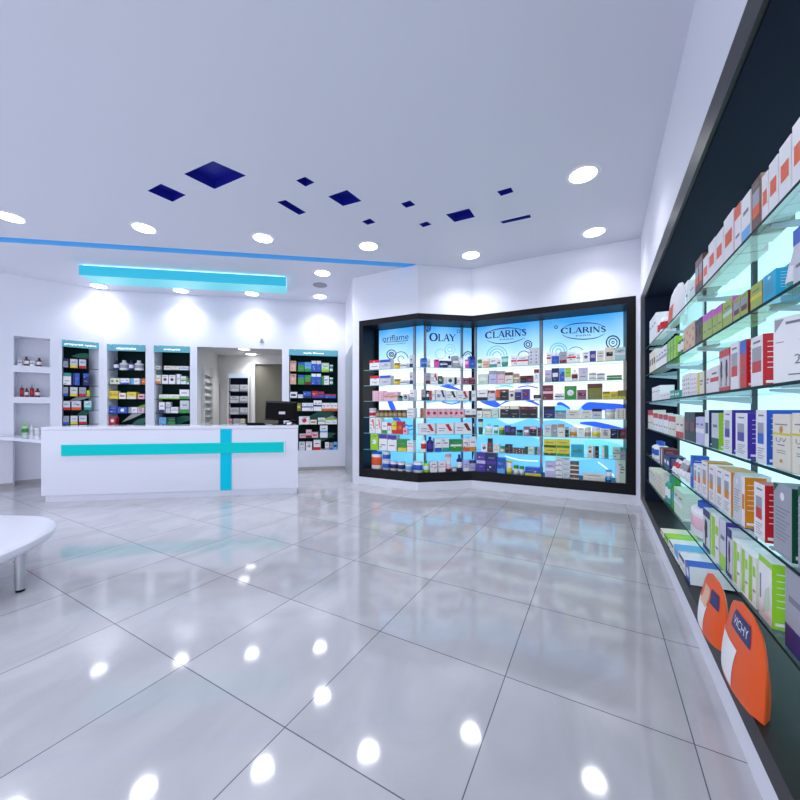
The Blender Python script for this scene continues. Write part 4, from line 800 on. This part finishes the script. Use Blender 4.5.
# monitor and keyboard
def onC(px, e): return RC.P(RC.ray(px, e), e)
p = onC(281, .30); mon = thing('computer_monitor', 'black monitor on the counter seen from behind with a white sticker', 'monitor', (p.x, p.y, 1.0201), radians(4))
mb = MB(); mb.lathe([(.13, 0), (.125, .012), (.03, .02)], 20, 1, .75); obj('stand_base', mb, PLASTIC, mon, smooth=True)
mb = MB(); mb.box(-.035, .035, -.02, .02, .02, .12); obj('stand_neck', mb, PLASTIC, mon)
mb = MB(); wM, hM = .25, .30
fr = [(-wM, -.02), (wM, -.02)]
mb.v = [(-wM, .0, .075), (wM*.97, .0, .06), (wM, .0, .06+hM), (-wM*.93, .0, .075+hM), (-wM+.03, -.045, .10), (wM-.03, -.045, .09), (wM-.03, -.045, .03+hM), (-wM+.05, -.045, .045+hM), (-wM, .02, .075), (wM*.97, .02, .06), (wM, .02, .06+hM), (-wM*.93, .02, .075+hM)]
for f in ((4, 5, 6, 7), (0, 1, 5, 4), (1, 2, 6, 5), (2, 3, 7, 6), (3, 0, 4, 7), (8, 9, 1, 0), (9, 10, 2, 1), (10, 11, 3, 2), (11, 8, 0, 3), (11, 10, 9, 8)): mb.idx(f)
sh = obj('screen_housing', mb, PLASTIC, mon, bevel=.004)
mb = MB(); mb.box(-.02, .075, -.047, -.0455, .165, .205); obj('white_sticker', mb, pm('lg'), sh)
mb = MB(); mb.box(-wM+.025, wM-.015, .0205, .022, .085, .31); obj('screen', mb, mat('screen_dark', (.01, .01, .015), .15), sh)
p = onC(256.5, .16); kb = thing('keyboard', 'black keyboard lying on the counter left of the monitor', 'keyboard', (p.x, p.y, 1.0201), radians(8))
mb = MB(); mb.v = [(-.12, -.07, 0), (.12, -.07, 0), (.12, .07, 0), (-.12, .07, 0), (-.12, -.07, .035), (.12, -.07, .035), (.12, .07, .014), (-.12, .07, .014)]
for f in ((3, 2, 1, 0), (4, 5, 6, 7), (0, 1, 5, 4), (1, 2, 6, 5), (2, 3, 7, 6), (3, 0, 4, 7)): mb.idx(f)
obj('keyboard_body', mb, PLASTIC, kb)
mb = MB()
for r in range(5):
    for c in range(10): x = -.110+c*.0222; y = -.055+r*.024; z = .0335-r*.0036; mb.box(x, x+.018, y, y+.019, z, z+.007)
obj('keys', mb, mat('key_black', (.02, .02, .022), .5), kb)
p = onC(289, .13); mb = MB(); mb.box(-.05, .05, -.03, .03, 0, .05, 0); mb.face([(-.03, -.0305, .01), (.03, -.0305, .01), (.045, -.0305, .045), (-.03, -.0305, .04)], 1)
tag(obj('card_terminal', mb, [PLASTIC, pm('w')], loc=(p.x, p.y, 1.0201), rz=.2), 'small black device with white slip on the counter before the monitor', 'card terminal')

# ------------------------------------------------------------------ hanging turquoise light box
HB = Run((-4.94, 5.47), (-1.914, 5.96)); L = HB.L
o = thing('hanging_light_box', 'long turquoise glowing light box hanging under the ceiling above the counter', 'ceiling light', (HB.o.x, HB.o.y, 3.33), HB.th)
mb = MB(); mb.prism([(0, 0), (L, 0), (L-.05, .40), (-.02, .40)], 0, .012); obj('bottom_panel', mb, mat('turq_bottom', (.10, .60, .66), .3, emit=.34), o)
mb = MB(); mb.box(0, L, -.012, 0, -.002, .150); obj('front_panel', mb, mat('turq_front', (.03, .44, .60), .3, emit=.36), o)
mb = MB(); mb.prism([(-.02, .401), (L-.05, .401), (L-.05, .411), (-.02, .411)], 0, .15); obj('rear_panel', mb, mat('turq_front', (0, 0, 0)), o)
for s in (0, 1):
    mb = MB(); x = (-.008, L+.002)[s]; mb.prism([(x, 0), (x+.006, 0), (x+.006-(.05 if s else .02), .4), (x-(.05 if s else .02), .4)], .013, .15); obj('end_panel', mb, mat('turq_end', (.4, .70, .8), .3, emit=.3), o)
mb = MB(); mb.prism([(.03, .03), (L-.03, .03), (L-.09, .37), (.03, .37)], .13, .1695); obj('lamp_tray', mb, mat('tray_glow', (.75, .95, 1), .5, emit=1.2), o)

# ------------------------------------------------------------------ downlights
DL = [(10, 217, 'at the far left edge'), (144, 228, 'left of the blue groove lights, second from left in front row'), (263, 238, 'third from left in the front row'), (368.5, 246, 'in the middle, nearest the lit display corner'),
      (471, 255, 'over the bend of the lit display'), (594, 232, 'over the rightmost lit bay'), (583, 174.5, 'front right, nearest the camera'), (99, 286, 'behind the left end of the turquoise box'), (181, 290.5, 'behind the middle of the turquoise box'),
      (252, 293.5, 'behind the right end of the turquoise box'), (322.5, 273, 'right of the turquoise box, front of the pair'), (320, 296.5, 'right of the turquoise box, rear of the pair')]
def spot(par, power, ang=2.3, blend=1.0, z=-.02):
    d = bpy.data.lights.new('downlight_lamp', 'SPOT'); d.energy = power; d.color = SPOT_COL; d.spot_size = ang; d.spot_blend = blend; d.shadow_soft_size = .12
    l = bpy.data.objects.new('lamp', d); COL.objects.link(l); l.parent = par; l.location = (0, 0, z); return l
proto = None
def copy_thing(r0_):
    r = r0_.copy(); COL.objects.link(r)
    for ch in r0_.children:
        c = ch.copy(); COL.objects.link(c); c.parent = r
    return r
for x, y, d in DL:
    p = ceil_pt(x, y, CZ)
    if proto is None:
        proto = r = thing('downlight', 'added unseen white downlight '+d, 'ceiling light', (p.x, p.y, CZ), 0, 'round ceiling downlights')
        mb = MB(); n = 32
        for a, b, za, zb in ((.150, .135, -.001, -.010), (.135, .118, -.010, -.006)):
            i = len(mb.v)
            for rr, zz in ((a, za), (b, zb)): mb.v += [(rr*cos(2*pi*k/n), rr*sin(2*pi*k/n), zz) for k in range(n)]
            for k in range(n): mb.idx((i+k, i+(k+1) % n, i+n+(k+1) % n, i+n+k)[::-1])
        obj('trim_ring', mb, TRIMW, r, smooth=True)
        mb = MB(); mb.lathe([(.118, -.008), (.118, -.004)], 32); obj('lens', mb, LAMP, r)
        spot(r, SPOT_W)
    else:
        r = copy_thing(proto); r.location = (p.x, p.y, CZ); r['label'] = 'added unseen white downlight '+d
for x, y, d in ((-.3, 1.35, 'over the near end of the right shelving'), (-1.9, 1.0, 'over the middle of the shop front'), (-3.6, .8, 'over the left of the shop front'), (-.5, -.7, 'just inside the entrance, right'), (-2.6, -.9, 'just inside the entrance, left')):  # unseen downlights added behind the camera to brighten the right shelving
    r = copy_thing(proto); r.location = (x, y, CZ); r['label'] = 'added unseen white downlight '+d
p = ceil_pt(320, 285, CZ); mb = MB(); mb.lathe([(.11, -.012), (.125, -.008), (.125, -.001)], 28)
tag(obj('ceiling_speaker', mb, mat('grille_grey', (.28, .28, .31), .6), loc=(p.x, p.y, CZ)), 'round grey ceiling speaker grille between two downlights', 'speaker')
# back room lights
for (x, y), d in zip(((244, 349), (251, 354)), ('nearer', 'farther')):
    p = ceil_pt(x, y, 2.65); r = copy_thing(proto); r.location = (p.x, p.y, 2.65); r['label'] = f'{d} of the two downlights in the room behind the wall opening'; r['group'] = 'back room downlights'
    for c in r.children:
        if c.type == 'LIGHT': c.data = c.data.copy(); c.data.energy = 60

# ------------------------------------------------------------------ small wall detector
p = RB.P(RB.ray(262), -.001); z = RB.z(262, 341)
o = thing('wall_detector', 'small white detector with grey dome on the wall above the opening', 'detector', (p.x, p.y, z), RB.th)
mb = MB(); mb.box(-.042, .042, -.012, 0, -.045, 0); obj('base_plate', mb, mat('detector_plate', (.42, .44, .5), .5), o)
mb = MB(); mb.lathe([(.03, .012), (.026, .03), (.012, .045)], 14); mb.v = [(x, -.014+y*.4, z_) for x, y, z_ in mb.v]; obj('dome', mb, mat('dome_grey', (.25, .26, .3), .4), o, smooth=True)

# ------------------------------------------------------------------ back room furniture
RA2 = Run((-4.36, 8.96), (-3.81, 8.96))
o = thing('stock_cabinet', 'white stock cabinet with pale header and dark shelves in the back room', 'cabinet', (-4.36, 8.96, 0))
wS = .55; mb = MB(); mb.box(0, .03, 0, .135, 0, 2.2); mb.box(wS-.03, wS, 0, .135, 0, 2.2); mb.box(.03, wS-.03, .0, .135, 2.17, 2.2); mb.box(.03, wS-.03, 0, .135, 0, .5); obj('body', mb, BW, o)
mb = MB(); mb.box(.03, wS-.03, .11, .13, .5, 2.17); obj('back_panel', mb, NAVY, o)
mb = MB(); mb.box(.031, wS-.031, .0, .01, 2.06, 2.169); obj('header', mb, mat('header_pale', (.55, .66, .80), .4, emit=.3), o)
zz = [1.72, 1.43, 1.14, .86]
for z in zz: mb = MB(); mb.box(.031, wS-.031, .008, .108, z-.02, z); obj('shelf', mb, BLACK, o)
for z, sp in zip(zz, ('230 238.6 379.5 f lg/gy:h;240 247.5 379.5 f lg/gy:m', '230 238.6 391 f lg/gy:h;240 247.5 391 f lg/gy:m', '230 238.6 402 f lg/gy:h;240 247.5 402 f lg/gy:m', '229 232 406 c pk/rd:h;233.5 239.6 405 c lg/gy:h;240.4 244.6 405 c cr/gy:m')):
    bs = {1.72: 391.5-3, 1.43: 400, 1.14: 411.5, .86: 418}[z]
    fill(RA2, z, sp, (lambda x, a=bs: a), .02, f'{SHN[zz.index(z)]}, back room cabinet', 'left', 'stock in the back room cabinet', maxd=.085, maxh=.17)
t2, t3 = rbl.ray(202), rbl.ray(210)
o = thing('glass_wall_shelves', 'narrow ladder of glass shelves on the back room left wall', 'shelving', (L0.x, L0.y, 0), rbl.th)
mb = MB(); mb.box(t2-.02, t2, -.06, -.001, .8, 2.2); obj('side_panel', mb, BW, o); mb = MB(); mb.box(t3, t3+.02, -.06, -.001, .8, 2.2); obj('side_panel', mb, BW, o)
for k in range(8): mb = MB(); z = 2.0-.15*k; mb.box(t2+.001, t3-.001, -.06, -.002, z-.008, z); obj('glass_shelf', mb, mat('edge_dim', (.30, .33, .30), .3), o)
t4, t5 = rbl.ray(211.5), rbl.ray(219)
mb = MB(); mb.box(t4, min(t5, rbl.L)-.06, -.04, -.001, 0, 2.18); tag(obj('tall_locker', mb, mat('locker_cream', (.75, .73, .70), .5), loc=(L0.x, L0.y, 0), rz=rbl.th), 'tall pale locker standing right of the glass shelves in the back room', 'locker')

# ------------------------------------------------------------------ bench at lower left
bench = thing('bench', 'low white rounded bench on metal legs at the lower left', 'bench', (-3.1, 2.5, 0))
pts = spline([(-2.43, 2.08), (-2.46, 2.3), (-2.50, 2.47), (-2.58, 2.68), (-2.68, 2.82), (-2.86, 2.97), (-3.1, 3.04), (-3.6, 3.05), (-4.2, 3.0), (-4.6, 2.8), (-4.7, 2.5), (-4.6, 2.15), (-4.3, 1.92), (-3.6, 1.80), (-2.9, 1.80), (-2.55, 1.88), (-2.43, 2.08)], 4)[:-1]
cx, cy = -3.5, 2.45
mb = MB(); n = len(pts); rows = ((.90, .262), (.965, .268), (.99, .285), (1.0, .31), (.995, .335), (.975, .35), (.94, .357), (.6, .36))
for s, z in rows: mb.v += [((x-cx)*s+cx+3.1-.05, (y-cy)*s+cy-2.5, z) for x, y in pts]
for j in range(len(rows)-1):
    for k in range(n): a, b = j*n+k, j*n+(k+1) % n; mb.idx((b, a, a+n, b+n))
mb.idx([k for k in range(n)]); mb.idx([(len(rows)-1)*n+k for k in range(n)][::-1])
me = obj('seat', mb, mat('white_leatherette', (.78, .78, .86), .28), bench, smooth=True)
for x, y in ((-2.62, 2.45), (-4.3, 2.75), (-2.85, 1.98), (-4.2, 2.1)):
    mb = MB(); mb.tube((x+3.1, y-2.5, .016), (x+3.1, y-2.5, .262), .028, 20); lg_ = obj('leg', mb, CHROME, bench, smooth=True)
    mb = MB(); mb.tube((x+3.1, y-2.5, 0), (x+3.1, y-2.5, .0155), .024, 16); obj('rubber_foot', mb, PLASTIC, lg_)
print('products', NPROD[0])
